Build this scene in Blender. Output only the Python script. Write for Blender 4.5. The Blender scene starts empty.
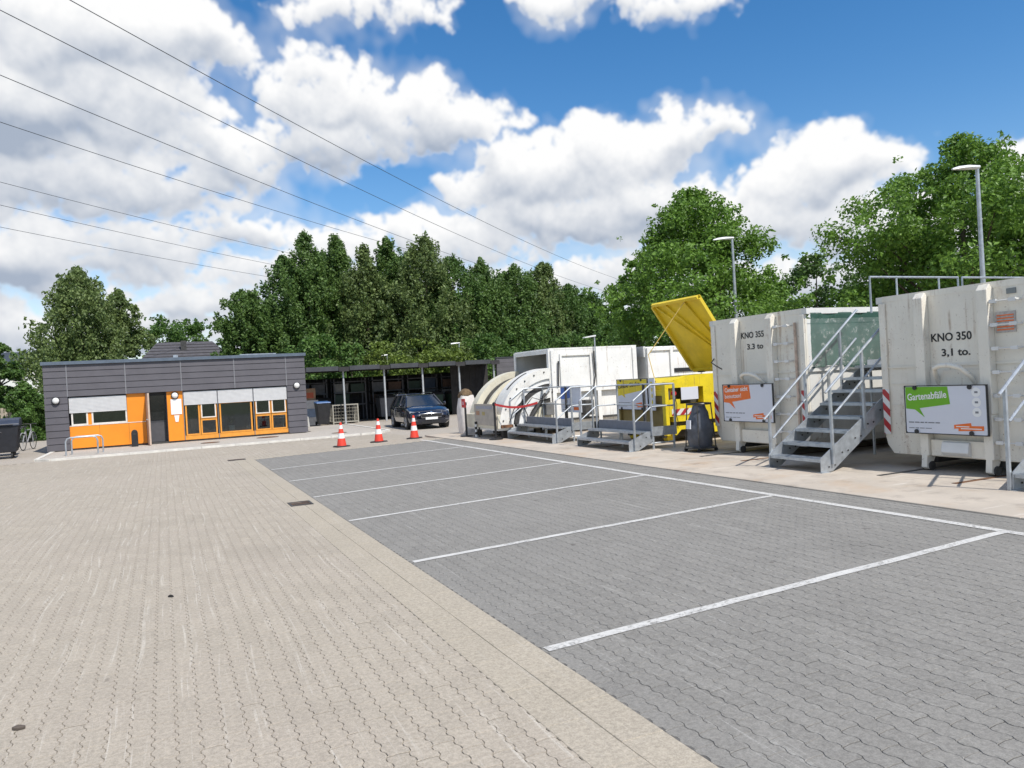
import bpy, math, random
import numpy as np
from mathutils import Matrix, Vector
R_ = math.radians
rng = np.random.default_rng(7)
random.seed(7)
sc = bpy.context.scene
COL = sc.collection

# ------------------------------------------------------------ camera
F_PX, CAM_H, ROLL = 775.0, 1.75, R_(3.2)
def _d(u, v): return Vector(((u - 512) / F_PX, -(v - 384) / F_PX, -1.0))
_vp = _d(163, 399)
_Y = _vp.normalized()
_Z = _d(1163, 399 - 1000 * math.tan(ROLL)).cross(_vp).normalized()
if _Z.y < 0: _Z = -_Z
_X = _Y.cross(_Z)
ROT = Matrix((_X, _Y, _Z))
def at(u, v, dist):
    """world point seen at photo pixel (u, v), 'dist' metres along the optical axis"""
    return (ROT @ _d(u, v)) * dist + Vector((0, 0, CAM_H))
cam = bpy.data.cameras.new('camera')
camo = bpy.data.objects.new('camera', cam)
COL.objects.link(camo)
camo.matrix_world = Matrix.Translation((0, 0, CAM_H)) @ ROT.to_4x4()
cam.sensor_fit = 'HORIZONTAL'; cam.sensor_width = 36.0
cam.lens = 36.0 * F_PX / 1024.0
cam.clip_start = 0.05; cam.clip_end = 3000
sc.camera = camo

# ------------------------------------------------------------ sun, sky, exposure
SUN_EL, SUN_AZ = R_(54), R_(17)          # behind the camera, a little to the right
to_sun = Vector((math.sin(SUN_AZ) * math.cos(SUN_EL), -math.cos(SUN_AZ) * math.cos(SUN_EL), math.sin(SUN_EL)))
sl = bpy.data.lights.new('sun', 'SUN'); sl.energy = 4.8; sl.angle = R_(0.53); sl.color = (1.0, 0.955, 0.89)
so = bpy.data.objects.new('sun', sl); COL.objects.link(so)
so.rotation_euler = to_sun.to_track_quat('Z', 'Y').to_euler()
so.location = (0, -20, 40)
sc.view_settings.view_transform = 'Standard'
sc.view_settings.look = 'None'
sc.view_settings.gamma = 1.0
sc.view_settings.exposure = 0.0
sc.view_settings.use_curve_mapping = False
sc.cycles.max_bounces = 6
sc.cycles.diffuse_bounces = 3
sc.cycles.transparent_max_bounces = 12

world = bpy.data.worlds.new('World'); sc.world = world; world.use_nodes = True

class NT:
    """small helper to write node trees"""
    def __init__(s, nt): s.t = nt
    def n(s, typ, **kw):
        nd = s.t.nodes.new(typ)
        for k, v in kw.items(): setattr(nd, k, v)
        return nd
    def put(s, sock, v):
        if isinstance(v, bpy.types.NodeSocket): s.t.links.new(v, sock)
        elif v is not None: sock.default_value = v
    def m(s, op, a, b=None, c=None, clamp=False):
        nd = s.n('ShaderNodeMath', operation=op, use_clamp=clamp)
        s.put(nd.inputs[0], a)
        if b is not None: s.put(nd.inputs[1], b)
        if c is not None: s.put(nd.inputs[2], c)
        return nd.outputs[0]
    def vm(s, op, a, b=None, out=0):
        nd = s.n('ShaderNodeVectorMath', operation=op)
        s.put(nd.inputs[0], a)
        if b is not None:
            s.put(nd.inputs['Scale'] if op == 'SCALE' else nd.inputs[1], b)
        return nd.outputs[out]
    def noise(s, vec, scale, detail=4, rough=0.55, dist=0.0, col=False):
        nd = s.n('ShaderNodeTexNoise')
        s.put(nd.inputs['Vector'], vec); nd.inputs['Scale'].default_value = scale
        nd.inputs['Detail'].default_value = detail; nd.inputs['Roughness'].default_value = rough
        nd.inputs['Distortion'].default_value = dist
        return nd.outputs['Color' if col else 'Fac']
    def ramp(s, v, lo, hi):
        nd = s.n('ShaderNodeMapRange', interpolation_type='SMOOTHSTEP')
        s.put(nd.inputs[0], v); s.put(nd.inputs[1], lo); s.put(nd.inputs[2], hi)
        return nd.outputs[0]
    def mix(s, f, a, b, blend='MIX'):
        nd = s.n('ShaderNodeMix', data_type='RGBA', blend_type=blend)
        s.put(nd.inputs[0], f)
        for k, v in ((6, a), (7, b)):
            s.put(nd.inputs[k], (*v, 1) if isinstance(v, tuple) and len(v) == 3 else v)
        return nd.outputs[2]

# masses of cumulus by direction: photo pixel of the centre, angular half sizes (px), number of puffs per mass, size of puffs
CLOUDS = [(40, 25, 175, 62, 1.1, .85), (-90, 90, 190, 80, 1, .9), (100, 100, 115, 48, 1.0, .8), (190, 35, 65, 45, 1, .75), (55, 185, 175, 38, .9, .75), (205, 160, 75, 34, .9, .75),
          (-40, 262, 190, 46, .9, .9), (135, 252, 100, 30, .8, .8), (250, 236, 80, 28, .8, .8), (185, 302, 55, 26, 1, .9), (60, 330, 140, 30, 1, .9),
          (345, 105, 72, 42, 1.2, .8), (425, 122, 82, 36, 1.2, .8), (500, 110, 40, 18, 1, .8), (325, 150, 80, 30, 1, .8), (300, 75, 40, 30, .8, .8),
          (345, 10, 52, 24, 1, .8), (415, 8, 40, 16, .8, .8), (590, 2, 75, 26, 1.1, .8), (680, 6, 48, 22, 1, .8),
          (520, 182, 72, 46, 1.3, .85), (590, 165, 62, 44, 1.3, .85), (650, 148, 58, 36, 1.3, .8), (715, 128, 44, 24, 1.3, .8), (560, 225, 130, 32, 1, .9), (650, 205, 90, 36, 1, .9),
          (838, 170, 55, 42, 1.3, .8), (872, 172, 36, 32, 1.2, .8), (780, 200, 82, 30, 1.1, .8), (860, 222, 92, 32, 1, .9), (725, 232, 120, 30, 1, .9),
          (430, 245, 140, 32, 1, .9), (1045, 182, 45, 24, 1, .8), (1000, 250, 130, 36, 1, .9), (330, 282, 150, 24, 1, .9), (520, 285, 220, 24, 1, .9), (800, 285, 240, 26, 1, .9),
          (-220, 335, 260, 34, 1, 1), (500, 335, 460, 26, 1, 1), (1100, 325, 300, 30, 1, 1)]
def cloud_map():
    """procedural cumulus over the whole sky: heaps of rounded puffs, as arrays of coverage and of light on them"""
    W, Hh = 4096, 2048
    g = np.random.default_rng(5)
    rows = 1080                                             # from a little below the horizon to the zenith
    K = W / (2 * math.pi)                                   # grid cells per radian
    r0 = Hh - rows
    fy = np.fft.fftfreq(rows)[:, None]; fx = np.fft.rfftfreq(W)[None, :]
    fr = np.sqrt(fx ** 2 + fy ** 2) + 1e-9
    def band(wave, bw=.45):
        spec = np.fft.rfft2(g.standard_normal((rows, W)).astype(np.float32)) * np.exp(-.5 * (np.log(fr * wave) / bw) ** 2)
        n = np.fft.irfft2(spec, s=(rows, W)); return (n / n.std()).astype(np.float32)
    masses = []
    for (u, v, ru, rv, nn, ps) in CLOUDS:
        p = (ROT @ _d(u, v)).normalized(); phi = math.atan2(p.y, p.x); e = math.asin(p.z)
        masses.append(((.5 - phi / (2 * math.pi)) * W, (e / math.pi + .5) * Hh - r0, ru / F_PX * K / math.cos(e), rv / F_PX * K, nn, ps))
    cx0 = (.5 - math.atan2(_fwd.y, _fwd.x) / (2 * math.pi)) * W
    for k in range(80):                                     # the rest of the sky, same kind of weather
        x = g.uniform(0, W); e = g.uniform(.04, 1.15)
        if abs((x - cx0 + W / 2) % W - W / 2) < K * .72 and e < .62: continue
        masses.append((x, (e / math.pi + .5) * Hh - r0, K * g.uniform(.12, .30) / math.cos(e), K * g.uniform(.05, .11), 1, .9))
    S = np.full((rows, W), -30., np.float32); Hf = np.zeros((rows, W), np.float32)
    for (mx, my, rx, ry, nn, ps) in masses:
        npf = int(nn * min(170, 18 + rx * ry * .034))
        ang = g.uniform(0, 2 * math.pi, npf); rad = g.random(npf) ** .55
        px_ = mx + rx * rad * np.cos(ang) * .92; yy = rad * np.sin(ang); yy = np.where(yy < 0, yy * .62, yy)
        py_ = my + ry * yy * .85
        pr = ps * ry * g.uniform(.18, .60, npf) * (1.05 - .62 * rad) + 3
        st = rx / ry
        for k in range(npf):
            r = pr[k]; ax = r * (1.25 if st > 2 else 1.08)
            xa, xb = int(px_[k] - ax - 14), int(px_[k] + ax + 15); ya, yb = max(0, int(py_[k] - r - 14)), min(rows, int(py_[k] + r + 15))
            if yb <= ya: continue
            ix = np.arange(xa, xb); iy = np.arange(ya, yb)
            dd = np.sqrt(((ix[None, :] - px_[k]) * (r / ax)) ** 2 + (iy[:, None] - py_[k]) ** 2)
            s_ = (r - dd).astype(np.float32)
            h_ = np.sqrt(np.maximum(r * r - dd * dd, 0)) + (1 - rad[k]) * ry * .35
            h_ = np.where(dd < r, h_, 0).astype(np.float32)
            ii = ix % W
            S[ya:yb, ii] = np.maximum(S[ya:yb, ii], s_); Hf[ya:yb, ii] = np.maximum(Hf[ya:yb, ii], h_)
    # turbulence: displace the heaps at three scales
    Xi, Yi = np.meshgrid(np.arange(W), np.arange(rows))
    dx = 9 * band(110) + 3.2 * band(40) + .9 * band(14); dy = 5 * band(110) + 2.2 * band(40) + .8 * band(14)
    xi = (Xi + dx).astype(np.int32) % W; yi = np.clip(Yi + dy, 0, rows - 1).astype(np.int32)
    S = S[yi, xi]; Hf = Hf[yi, xi]
    nz = .55 * band(26) + .35 * band(12) + .25 * band(6)
    def blur(a, px): return np.fft.irfft2(np.fft.rfft2(a) * np.exp(-2 * (math.pi * px) ** 2 * fr ** 2), s=(rows, W)).astype(np.float32)
    Sb = blur(np.clip(S, -12, 40), 1.2) + 1.4 * nz
    alpha = np.clip((Sb + 2.5) / 8.0, 0, 1); alpha = alpha * alpha * (3 - 2 * alpha)
    cover = blur(np.clip((S + 14) / 20, 0, 1), 10)
    veil = np.clip(cover * 1.0 + .10 * band(150) + .08 * band(50) + .05 * band(20) - .40, 0, 1) * .6
    alpha = np.maximum(alpha, np.clip(veil, 0, .8))
    # light on the puffs: sun high behind the viewer
    h1, h2 = blur(Hf + .9 * nz, 2.4), blur(Hf, 10)
    def lamb(h, k):
        gy, gx = np.gradient(h); nx, ny = -gx * k, -gy * k
        return (nx * .12 + ny * .60 + .79) / np.sqrt(1 + nx * nx + ny * ny)
    sh = .36 * lamb(h1, .6) + .64 * lamb(h2, 1.0)
    run = np.zeros(W, np.float32); ov = np.zeros_like(S); dec = math.exp(-1 / 38.0); th = np.clip(cover, 0, 1) * alpha
    for r in range(rows - 1, -1, -1):
        run = run * dec + th[r] / 38.0; ov[r] = run
    light = np.clip(sh * 1.32 - .02 - .62 * np.clip(ov - .24, 0, 1) + .05 * nz, 0, 1)
    light = light * alpha + (1 - alpha) * .92
    elv = ((np.arange(rows) + r0 + .5) / Hh - .5) * math.pi   # distant haze thickens towards the horizon
    hz = (.80 * np.exp(-np.clip(elv, 0, 2) / .075))[:, None].astype(np.float32)
    light = (light * alpha + .80 * hz * (1 - alpha)) / np.maximum(alpha + hz * (1 - alpha), 1e-4); alpha = alpha + hz * (1 - alpha)
    img = np.zeros((Hh, W, 4), np.float32); img[:, :, 3] = 1
    img[r0:, :, 0] = alpha; img[r0:, :, 1] = light
    im = bpy.data.images.new('cumulus_field', W, Hh, float_buffer=True); im.colorspace_settings.name = 'Non-Color'
    im.pixels.foreach_set(img.ravel()); im.update(); im.pack()
    return im
_fwd = ROT @ Vector((0, 0, -1))
def build_world():
    nt = world.node_tree; nt.nodes.clear(); w = NT(nt)
    out = w.n('ShaderNodeOutputWorld')
    sky = w.n('ShaderNodeTexSky', sky_type='NISHITA', sun_disc=False)
    sky.sun_elevation = SUN_EL; sky.sun_rotation = math.atan2(to_sun.x, to_sun.y)
    sky.altitude = 300; sky.air_density = 1.0; sky.dust_density = 0.2; sky.ozone_density = 2.2
    hs = w.n('ShaderNodeHueSaturation'); hs.inputs['Saturation'].default_value = 1.33; w.put(hs.inputs['Color'], sky.outputs[0])
    bs = w.n('ShaderNodeBackground'); w.put(bs.inputs[0], hs.outputs[0]); bs.inputs[1].default_value = 0.15
    env = w.n('ShaderNodeTexEnvironment', image=cloud_map(), interpolation='Cubic')
    sp = w.n('ShaderNodeSeparateColor'); w.put(sp.inputs[0], env.outputs[0])
    colr = w.mix(sp.outputs[1], (.40, .465, .575), (1.0, 1.0, 1.0))
    bc = w.n('ShaderNodeBackground'); w.put(bc.inputs[0], colr); bc.inputs[1].default_value = 1.0
    ms = w.n('ShaderNodeMixShader'); w.put(ms.inputs[0], sp.outputs[0])
    nt.links.new(bs.outputs[0], ms.inputs[1]); nt.links.new(bc.outputs[0], ms.inputs[2])
    nt.links.new(ms.outputs[0], out.inputs[0])
    world.cycles.sampling_method = 'MANUAL'; world.cycles.sample_map_resolution = 512
build_world()

# ------------------------------------------------------------ materials
MATS = {}
def mat(name, col, rough=.65, metal=0.0, var=.10, scale=6.0, bump=0.0, bscale=40.0, dirt=0.0, dirtcol=(.16, .10, .055),
        streak=False, spec=.5, coat=0.0, fn=None, dents=0.0):
    """procedural painted / metal / plastic surface with mottling, optional dirt or rust runs and fine relief"""
    if name in MATS: return MATS[name]
    m = bpy.data.materials.new(name); m.use_nodes = True; MATS[name] = m
    w = NT(m.node_tree); b = m.node_tree.nodes['Principled BSDF']
    pos = w.n('ShaderNodeNewGeometry').outputs['Position']
    base = (*col, 1)
    dark = tuple(max(0, c * (1 - var)) for c in col); light = tuple(min(1, c * (1 + var)) for c in col)
    c = w.mix(w.ramp(w.noise(pos, scale, 5, .6), .3, .7), dark, light)
    if dirt > 0:
        v = w.vm('MULTIPLY', pos, (1, 1, .14 if streak else 1))
        f1 = w.ramp(w.noise(v, 4.5, 6, .65), .60 - .1 * dirt, .78)
        f2 = w.ramp(w.noise(pos, 13, 4, .7), .35, .75)
        c = w.mix(w.m('MULTIPLY', w.m('MULTIPLY', f1, f2), min(1, dirt * 1.3)), c, dirtcol)
    if dents:
        sp_ = w.m('MULTIPLY', w.ramp(w.noise(pos, 21, 5, .75), .60, .67), w.ramp(w.noise(pos, 1.7, 4, .6), .42, .60))
        c = w.mix(w.m('MULTIPLY', sp_, .85), c, (.17, .075, .035))
        rn = w.m('MULTIPLY', w.ramp(w.noise(w.vm('MULTIPLY', pos, (14, 14, .55)), 1.0, 4, .6), .55, .70), w.ramp(w.noise(pos, 1.1, 4, .65), .50, .62))
        c = w.mix(w.m('MULTIPLY', rn, .62), c, (.27, .15, .08))
        gr = w.m('MULTIPLY', w.ramp(w.noise(w.vm('MULTIPLY', pos, (1, 1, .35)), 2.1, 6, .7), .52, .78), .20)
        c = w.mix(gr, c, tuple(x * .55 for x in col))
    if fn: c = fn(w, pos, c)
    w.put(b.inputs['Base Color'], c)
    rr = w.m('ADD', rough - .08, w.m('MULTIPLY', w.noise(pos, scale * 2.3, 4), .16))
    w.put(b.inputs['Roughness'], rr)
    b.inputs['Metallic'].default_value = metal
    b.inputs['Specular IOR Level'].default_value = spec
    if coat: b.inputs['Coat Weight'].default_value = coat; b.inputs['Coat Roughness'].default_value = .06
    if bump:
        bn = w.n('ShaderNodeBump'); bn.inputs['Strength'].default_value = bump; bn.inputs['Distance'].default_value = .01
        hgt = w.noise(pos, bscale, 5, .65)
        if dents: hgt = w.m('ADD', hgt, w.m('MULTIPLY', w.noise(pos, 2.6, 3, .5), dents))
        w.put(bn.inputs['Height'], hgt); w.put(b.inputs['Normal'], bn.outputs[0])
    return m

def rand_value(w):
    """one random number per paver / leaf, whether it is an island of a mesh or an object of its own"""
    a = w.n('ShaderNodeNewGeometry').outputs['Random Per Island']
    b = w.n('ShaderNodeObjectInfo').outputs['Random']
    return w.m('FRACT', w.m('ADD', a, b))

def paver_mat(name, col, var, scuff, scuffcol, tint):
    m = bpy.data.materials.new(name); m.use_nodes = True; MATS[name] = m
    w = NT(m.node_tree); b = m.node_tree.nodes['Principled BSDF']
    pos = w.n('ShaderNodeNewGeometry').outputs['Position']
    r = rand_value(w)
    c = w.mix(r, tuple(x * (1 - var) for x in col), tuple(x * (1 + var) for x in col))
    # broad patches of another tone and fine grit
    c = w.mix(w.m('MULTIPLY', w.ramp(w.noise(pos, .35, 4, .6), .42, .66), .55), c, tint)
    c = w.mix(w.m('MULTIPLY', w.ramp(w.noise(pos, 1.3, 5, .6), .5, .75), .35), c, tuple(x * .80 for x in col))
    g = w.m('ADD', w.m('MULTIPLY', w.noise(pos, 34, 5, .8), .55), w.m('MULTIPLY', w.noise(pos, 120, 3, .8), .45))
    c = w.mix(.62, c, w.mix(w.ramp(g, .36, .64), tuple(x * .60 for x in col), tuple(min(1, x * 1.40) for x in col)))
    c = w.mix(w.m('MULTIPLY', w.ramp(w.noise(pos, .16, 5, .7), .50, .66), .30), c, tuple(x * .72 for x in col))
    c = w.mix(w.m('MULTIPLY', w.ramp(w.noise(pos, 3.2, 6, .75), .56, .74), .28), c, tuple(min(1, x * 1.32) for x in col))
    # tyre and shovel scuffs: long thin pale streaks in three directions
    for k, (ang, sc_, lo) in enumerate(scuff):
        mp = w.n('ShaderNodeMapping'); mp.inputs['Rotation'].default_value = (0, 0, R_(ang)); mp.inputs['Scale'].default_value = (sc_, .30, 1)
        mp.inputs['Location'].default_value = (k * 7.3, k * 3.1, 0)
        w.put(mp.inputs['Vector'], w.vm('ADD', pos, w.vm('SCALE', w.noise(pos, .35, 1, col=True), .30)))
        f = w.ramp(w.noise(mp.outputs[0], 1.0, 4, .65), lo, lo + .07)
        f = w.m('MULTIPLY', f, w.ramp(w.noise(pos, 1.1 + .4 * k, 4, .65), .44, .60))
        f = w.m('MULTIPLY', f, w.ramp(w.noise(pos, 60, 3, .7), .25, .62))
        c = w.mix(w.m('MULTIPLY', f, .50), c, scuffcol)
    # small oil drops and dark specks
    c = w.mix(w.m('MULTIPLY', w.ramp(w.noise(pos, 5.5, 2, .5), .73, .79), .5), c, (.07, .06, .055))
    w.put(b.inputs['Base Color'], c)
    b.inputs['Roughness'].default_value = .88
    b.inputs['Specular IOR Level'].default_value = .3
    bn = w.n('ShaderNodeBump'); bn.inputs['Strength'].default_value = .35; bn.inputs['Distance'].default_value = .004
    w.put(bn.inputs['Height'], w.noise(pos, 160, 4, .7)); w.put(b.inputs['Normal'], bn.outputs[0])
    return m

def leaf_mat(name, dark, light, trans=.35):
    if name in MATS: return MATS[name]
    m = bpy.data.materials.new(name); m.use_nodes = True; MATS[name] = m
    w = NT(m.node_tree); nt = m.node_tree; b = nt.nodes['Principled BSDF']; out = nt.nodes['Material Output']
    pos = w.n('ShaderNodeNewGeometry').outputs['Position']
    f = w.m('ADD', w.m('MULTIPLY', w.n('ShaderNodeNewGeometry').outputs['Random Per Island'], .6), w.m('MULTIPLY', w.noise(pos, .7, 3), .5))
    c = w.mix(w.ramp(f, .1, .95), dark, light)
    w.put(b.inputs['Base Color'], c); b.inputs['Roughness'].default_value = .5; b.inputs['Specular IOR Level'].default_value = .35
    t = w.n('ShaderNodeBsdfTranslucent'); w.put(t.inputs[0], w.mix(.5, c, tuple(min(1, x * 1.9) for x in light)))
    ms = w.n('ShaderNodeMixShader'); ms.inputs[0].default_value = trans
    nt.links.new(b.outputs[0], ms.inputs[1]); nt.links.new(t.outputs[0], ms.inputs[2]); nt.links.new(ms.outputs[0], out.inputs[0])
    return m

def glass_mat(name, tint=(.02, .025, .03), rough=.06):
    if name in MATS: return MATS[name]
    m = mat(name, tint, rough=max(.1, rough), var=.2, spec=.9); return m

def stripe_fn(cols, axis_a, axis_b, period, slope):
    """red / white slanted bands printed on a board"""
    def fn(w, pos, c):
        s = w.n('ShaderNodeSeparateXYZ'); w.put(s.inputs[0], pos)
        v = w.m('ADD', w.m('MULTIPLY', s.outputs[axis_a], slope), s.outputs[axis_b])
        f = w.m('GREATER_THAN', w.m('FRACT', w.m('DIVIDE', v, period)), .5)
        return w.mix(f, cols[0], cols[1])
    return fn

GALV = mat('galvanised_steel', (.43, .46, .49), .42, .55, .16, 9, .05, 60)
GALVD = mat('galvanised_grating', (.27, .29, .31), .5, .5, .2, 12, .1, 60)
BLACK = mat('black_plastic', (.02, .02, .022), .45, 0, .25)
RUBBER = mat('rubber', (.022, .022, .023), .8, 0, .25)
RUST = mat('rusty_steel', (.17, .085, .045), .85, .2, .4, 14, .3)
DARKST = mat('dark_steel', (.07, .068, .066), .6, .4, .3, 10)
WHITE = mat('white_coated_metal', (.72, .72, .71), .4, 0, .05, 3)
CONT = mat('container_paint', (.79, .75, .66), .42, 0, .045, 2.2, .06, 25, dirt=.7, streak=True, dirtcol=(.34, .21, .12), dents=3.5)
CONTW = mat('container_white', (.70, .69, .65), .5, 0, .05, 2.2, .06, 25, dirt=.5, streak=True, dirtcol=(.32, .22, .14), dents=6.0)
YELL = mat('yellow_paint', (.76, .59, .02), .45, 0, .10, 3, .06, 25, dirt=.55, streak=True, dirtcol=(.30, .22, .06), dents=5.0)
STRIPE = mat('warning_stripes', (.6, .6, .6), .4, fn=stripe_fn(((.42, .03, .035), (.72, .72, .71)), 1, 2, .23, -1.0))
STRIPEX = mat('warning_stripes_side', (.6, .6, .6), .4, fn=stripe_fn(((.42, .03, .035), (.72, .72, .71)), 0, 2, .23, -1.0))
SIGNW = mat('sign_white', (.66, .68, .75), .35, 0, .02, 2)
INK = mat('sign_print_grey', (.2, .21, .23), .5)
GREENP = mat('sign_print_green', (.15, .42, .01), .4, 0, .04)
ORANGEP = mat('sign_print_orange', (.80, .16, .02), .4, 0, .04)
WHITEP = mat('sign_print_white', (.82, .82, .82), .4, 0, .02)
BLACKP = mat('stencil_black', (.025, .025, .025), .6, 0, .2)

# ------------------------------------------------------------ mesh helpers
class MB:
    """collects shapes, then links them as ONE mesh object"""
    def __init__(s): s.v = []; s.f = []; s.smooth = False
    def poly(s, pts):
        i = len(s.v); s.v += [tuple(p) for p in pts]; s.f.append(tuple(range(i, i + len(pts)))); return s
    def box(s, x0, x1, y0, y1, z0, z1):
        return s.hexa([(x0, y0, z0), (x1, y0, z0), (x1, y1, z0), (x0, y1, z0), (x0, y0, z1), (x1, y0, z1), (x1, y1, z1), (x0, y1, z1)])
    def hexa(s, p):
        i = len(s.v); s.v += [tuple(q) for q in p]
        s.f += [tuple(i + k for k in q) for q in ((0, 3, 2, 1), (4, 5, 6, 7), (0, 1, 5, 4), (1, 2, 6, 5), (2, 3, 7, 6), (3, 0, 4, 7))]
        return s
    def bevbox(s, x0, x1, y0, y1, z0, z1, r=.01):
        """box with chamfered vertical and top edges"""
        ring = lambda i, z: [(x0 + r + i, y0 + i, z), (x1 - r - i, y0 + i, z), (x1 - i, y0 + r + i, z), (x1 - i, y1 - r - i, z),
                             (x1 - r - i, y1 - i, z), (x0 + r + i, y1 - i, z), (x0 + i, y1 - r - i, z), (x0 + i, y0 + r + i, z)]
        return s.loft([ring(0, z0), ring(0, z1 - r), ring(r * .9, z1)])
    def obox(s, p0, p1, w, h, up=(0, 0, 1)):
        """bar of section w x h from p0 to p1"""
        p0, p1 = Vector(p0), Vector(p1); d = (p1 - p0).normalized(); up = Vector(up)
        a = d.cross(up)
        if a.length < 1e-4: a = d.cross(Vector((0, 1, 0)))
        a.normalize(); b = a.cross(d).normalized()
        q = []
        for p in (p0, p1):
            q += [p - a * w / 2 - b * h / 2, p + a * w / 2 - b * h / 2, p + a * w / 2 + b * h / 2, p - a * w / 2 + b * h / 2]
        return s.hexa(q)
    def loft(s, rings, caps=True, closed=True):
        n = len(rings[0]); i = len(s.v)
        for r in rings: s.v += [tuple(p) for p in r]
        for k in range(len(rings) - 1):
            for j in range(n if closed else n - 1):
                a, b = i + k * n + j, i + k * n + (j + 1) % n
                s.f.append((a, b, b + n, a + n))
        if caps:
            s.f.append(tuple(i + j for j in reversed(range(n))))
            s.f.append(tuple(i + (len(rings) - 1) * n + j for j in range(n)))
        return s
    def tube(s, pts, r, n=8, caps=True):
        pts = [Vector(p) for p in pts]; rr = r if isinstance(r, (list, tuple)) else [r] * len(pts)
        rings = []; prev = None
        for k, p in enumerate(pts):
            d = (pts[min(k + 1, len(pts) - 1)] - pts[max(k - 1, 0)]).normalized()
            ref = Vector((0, 0, 1)) if abs(d.z) < .9 else Vector((1, 0, 0))
            if prev is not None: ref = prev
            a = d.cross(ref)
            if a.length < 1e-4: a = d.cross(Vector((0, 1, 0)))
            a.normalize(); b = a.cross(d).normalized(); prev = b
            rings.append([p + (a * math.cos(t) + b * math.sin(t)) * rr[k] for t in [2 * math.pi * j / n for j in range(n)]])
        s.smooth = True
        return s.loft(rings, caps)
    def prism(s, poly, axis, c0, c1):
        """2-D polygon extruded along an axis; poly in the two other axes in order"""
        def P(a, b, c): return {0: (c, a, b), 1: (a, c, b), 2: (a, b, c)}[axis]
        return s.loft([[P(a, b, c0) for a, b in poly], [P(a, b, c1) for a, b in poly]])
    def lathe(s, prof, n=20, c=(0, 0, 0)):
        s.smooth = True
        return s.loft([[(c[0] + r * math.cos(t), c[1] + r * math.sin(t), c[2] + z) for t in [2 * math.pi * j / n for j in range(n)]] for r, z in prof])
    def build(s, name, m, parent=None, local=False, bevel=0.0):
        v = s.v
        if parent is not None and not local:
            o = parent; off = Vector((0, 0, 0))
            while o is not None: off += o.location; o = o.parent
            v = [(p[0] - off.x, p[1] - off.y, p[2] - off.z) for p in v]
        me = bpy.data.meshes.new(name); me.from_pydata(v, [], s.f); me.update()
        import bmesh
        bm = bmesh.new(); bm.from_mesh(me); bmesh.ops.recalc_face_normals(bm, faces=bm.faces); bm.to_mesh(me); bm.free()
        if s.smooth:
            me.shade_smooth(); me.set_sharp_from_angle(angle=R_(38))
        me.materials.append(m)
        o = bpy.data.objects.new(name, me); COL.objects.link(o)
        if parent is not None: o.parent = parent
        if bevel:
            bv = o.modifiers.new('bevel', 'BEVEL'); bv.width = bevel; bv.segments = 2; bv.limit_method = 'ANGLE'
        return o

def tag(o, label=None, cat=None, group=None, kind=None):
    if label: o['label'] = label
    if cat: o['category'] = cat
    if group: o['group'] = group
    if kind: o['kind'] = kind
    return o
def thing(name, label, cat, loc=(0, 0, 0), rz=0, group=None):
    o = bpy.data.objects.new(name, None); COL.objects.link(o)
    o.location = loc; o.rotation_euler = (0, 0, rz); o.empty_display_size = .2
    return tag(o, label, cat, group)
def copy_tree(o, parent=None):
    c = o.copy(); COL.objects.link(c)
    if parent: c.parent = parent
    for ch in list(o.children): copy_tree(ch, c)
    return c
def np_mesh(name, verts, counts, loops, m, parent=None):
    """fast mesh from arrays"""
    me = bpy.data.meshes.new(name)
    me.vertices.add(len(verts)); me.vertices.foreach_set('co', np.asarray(verts, np.float32).ravel())
    me.loops.add(len(loops)); me.loops.foreach_set('vertex_index', np.asarray(loops, np.int32))
    starts = np.concatenate([[0], np.cumsum(counts)[:-1]])
    me.polygons.add(len(counts)); me.polygons.foreach_set('loop_start', starts.astype(np.int32))
    me.polygons.foreach_set('loop_total', np.asarray(counts, np.int32))
    me.update(calc_edges=True); me.validate(); me.shade_flat()
    me.materials.append(m)
    o = bpy.data.objects.new(name, me); COL.objects.link(o)
    if parent is not None: o.parent = parent
    return o
FACE_NX = Matrix(((0, 0, -1), (-1, 0, 0), (0, 1, 0)))      # text that faces -X
FACE_NY = Matrix(((1, 0, 0), (0, 0, -1), (0, 1, 0)))       # text that faces -Y
def text(body, size, m, loc, face, parent, name='lettering', bold=0.0, shear=0.0, rot=0.0, width=None, depth=.0015):
    cu = bpy.data.curves.new(name, 'FONT'); cu.body = body; cu.size = size; cu.extrude = depth; cu.offset = bold; cu.shear = shear
    cu.resolution_u = 3
    t = bpy.data.objects.new(name, cu); COL.objects.link(t)
    me = bpy.data.meshes.new_from_object(t.evaluated_get(bpy.context.evaluated_depsgraph_get()))
    bpy.data.objects.remove(t); bpy.data.curves.remove(cu)
    if width:
        xs = [v.co.x for v in me.vertices]; k = width / (max(xs) - min(xs)); x0 = min(xs)
        for v in me.vertices: v.co.x = (v.co.x - x0) * k
    me.materials.clear(); me.materials.append(m)
    o = bpy.data.objects.new(name, me); COL.objects.link(o)
    off = Vector((0, 0, 0)); q = parent
    while q is not None: off += q.location; q = q.parent
    o.parent = parent
    o.matrix_local = Matrix.Translation(Vector(loc) - off) @ (face @ Matrix.Rotation(rot, 3, 'Z')).to_4x4()
    return o

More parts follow.
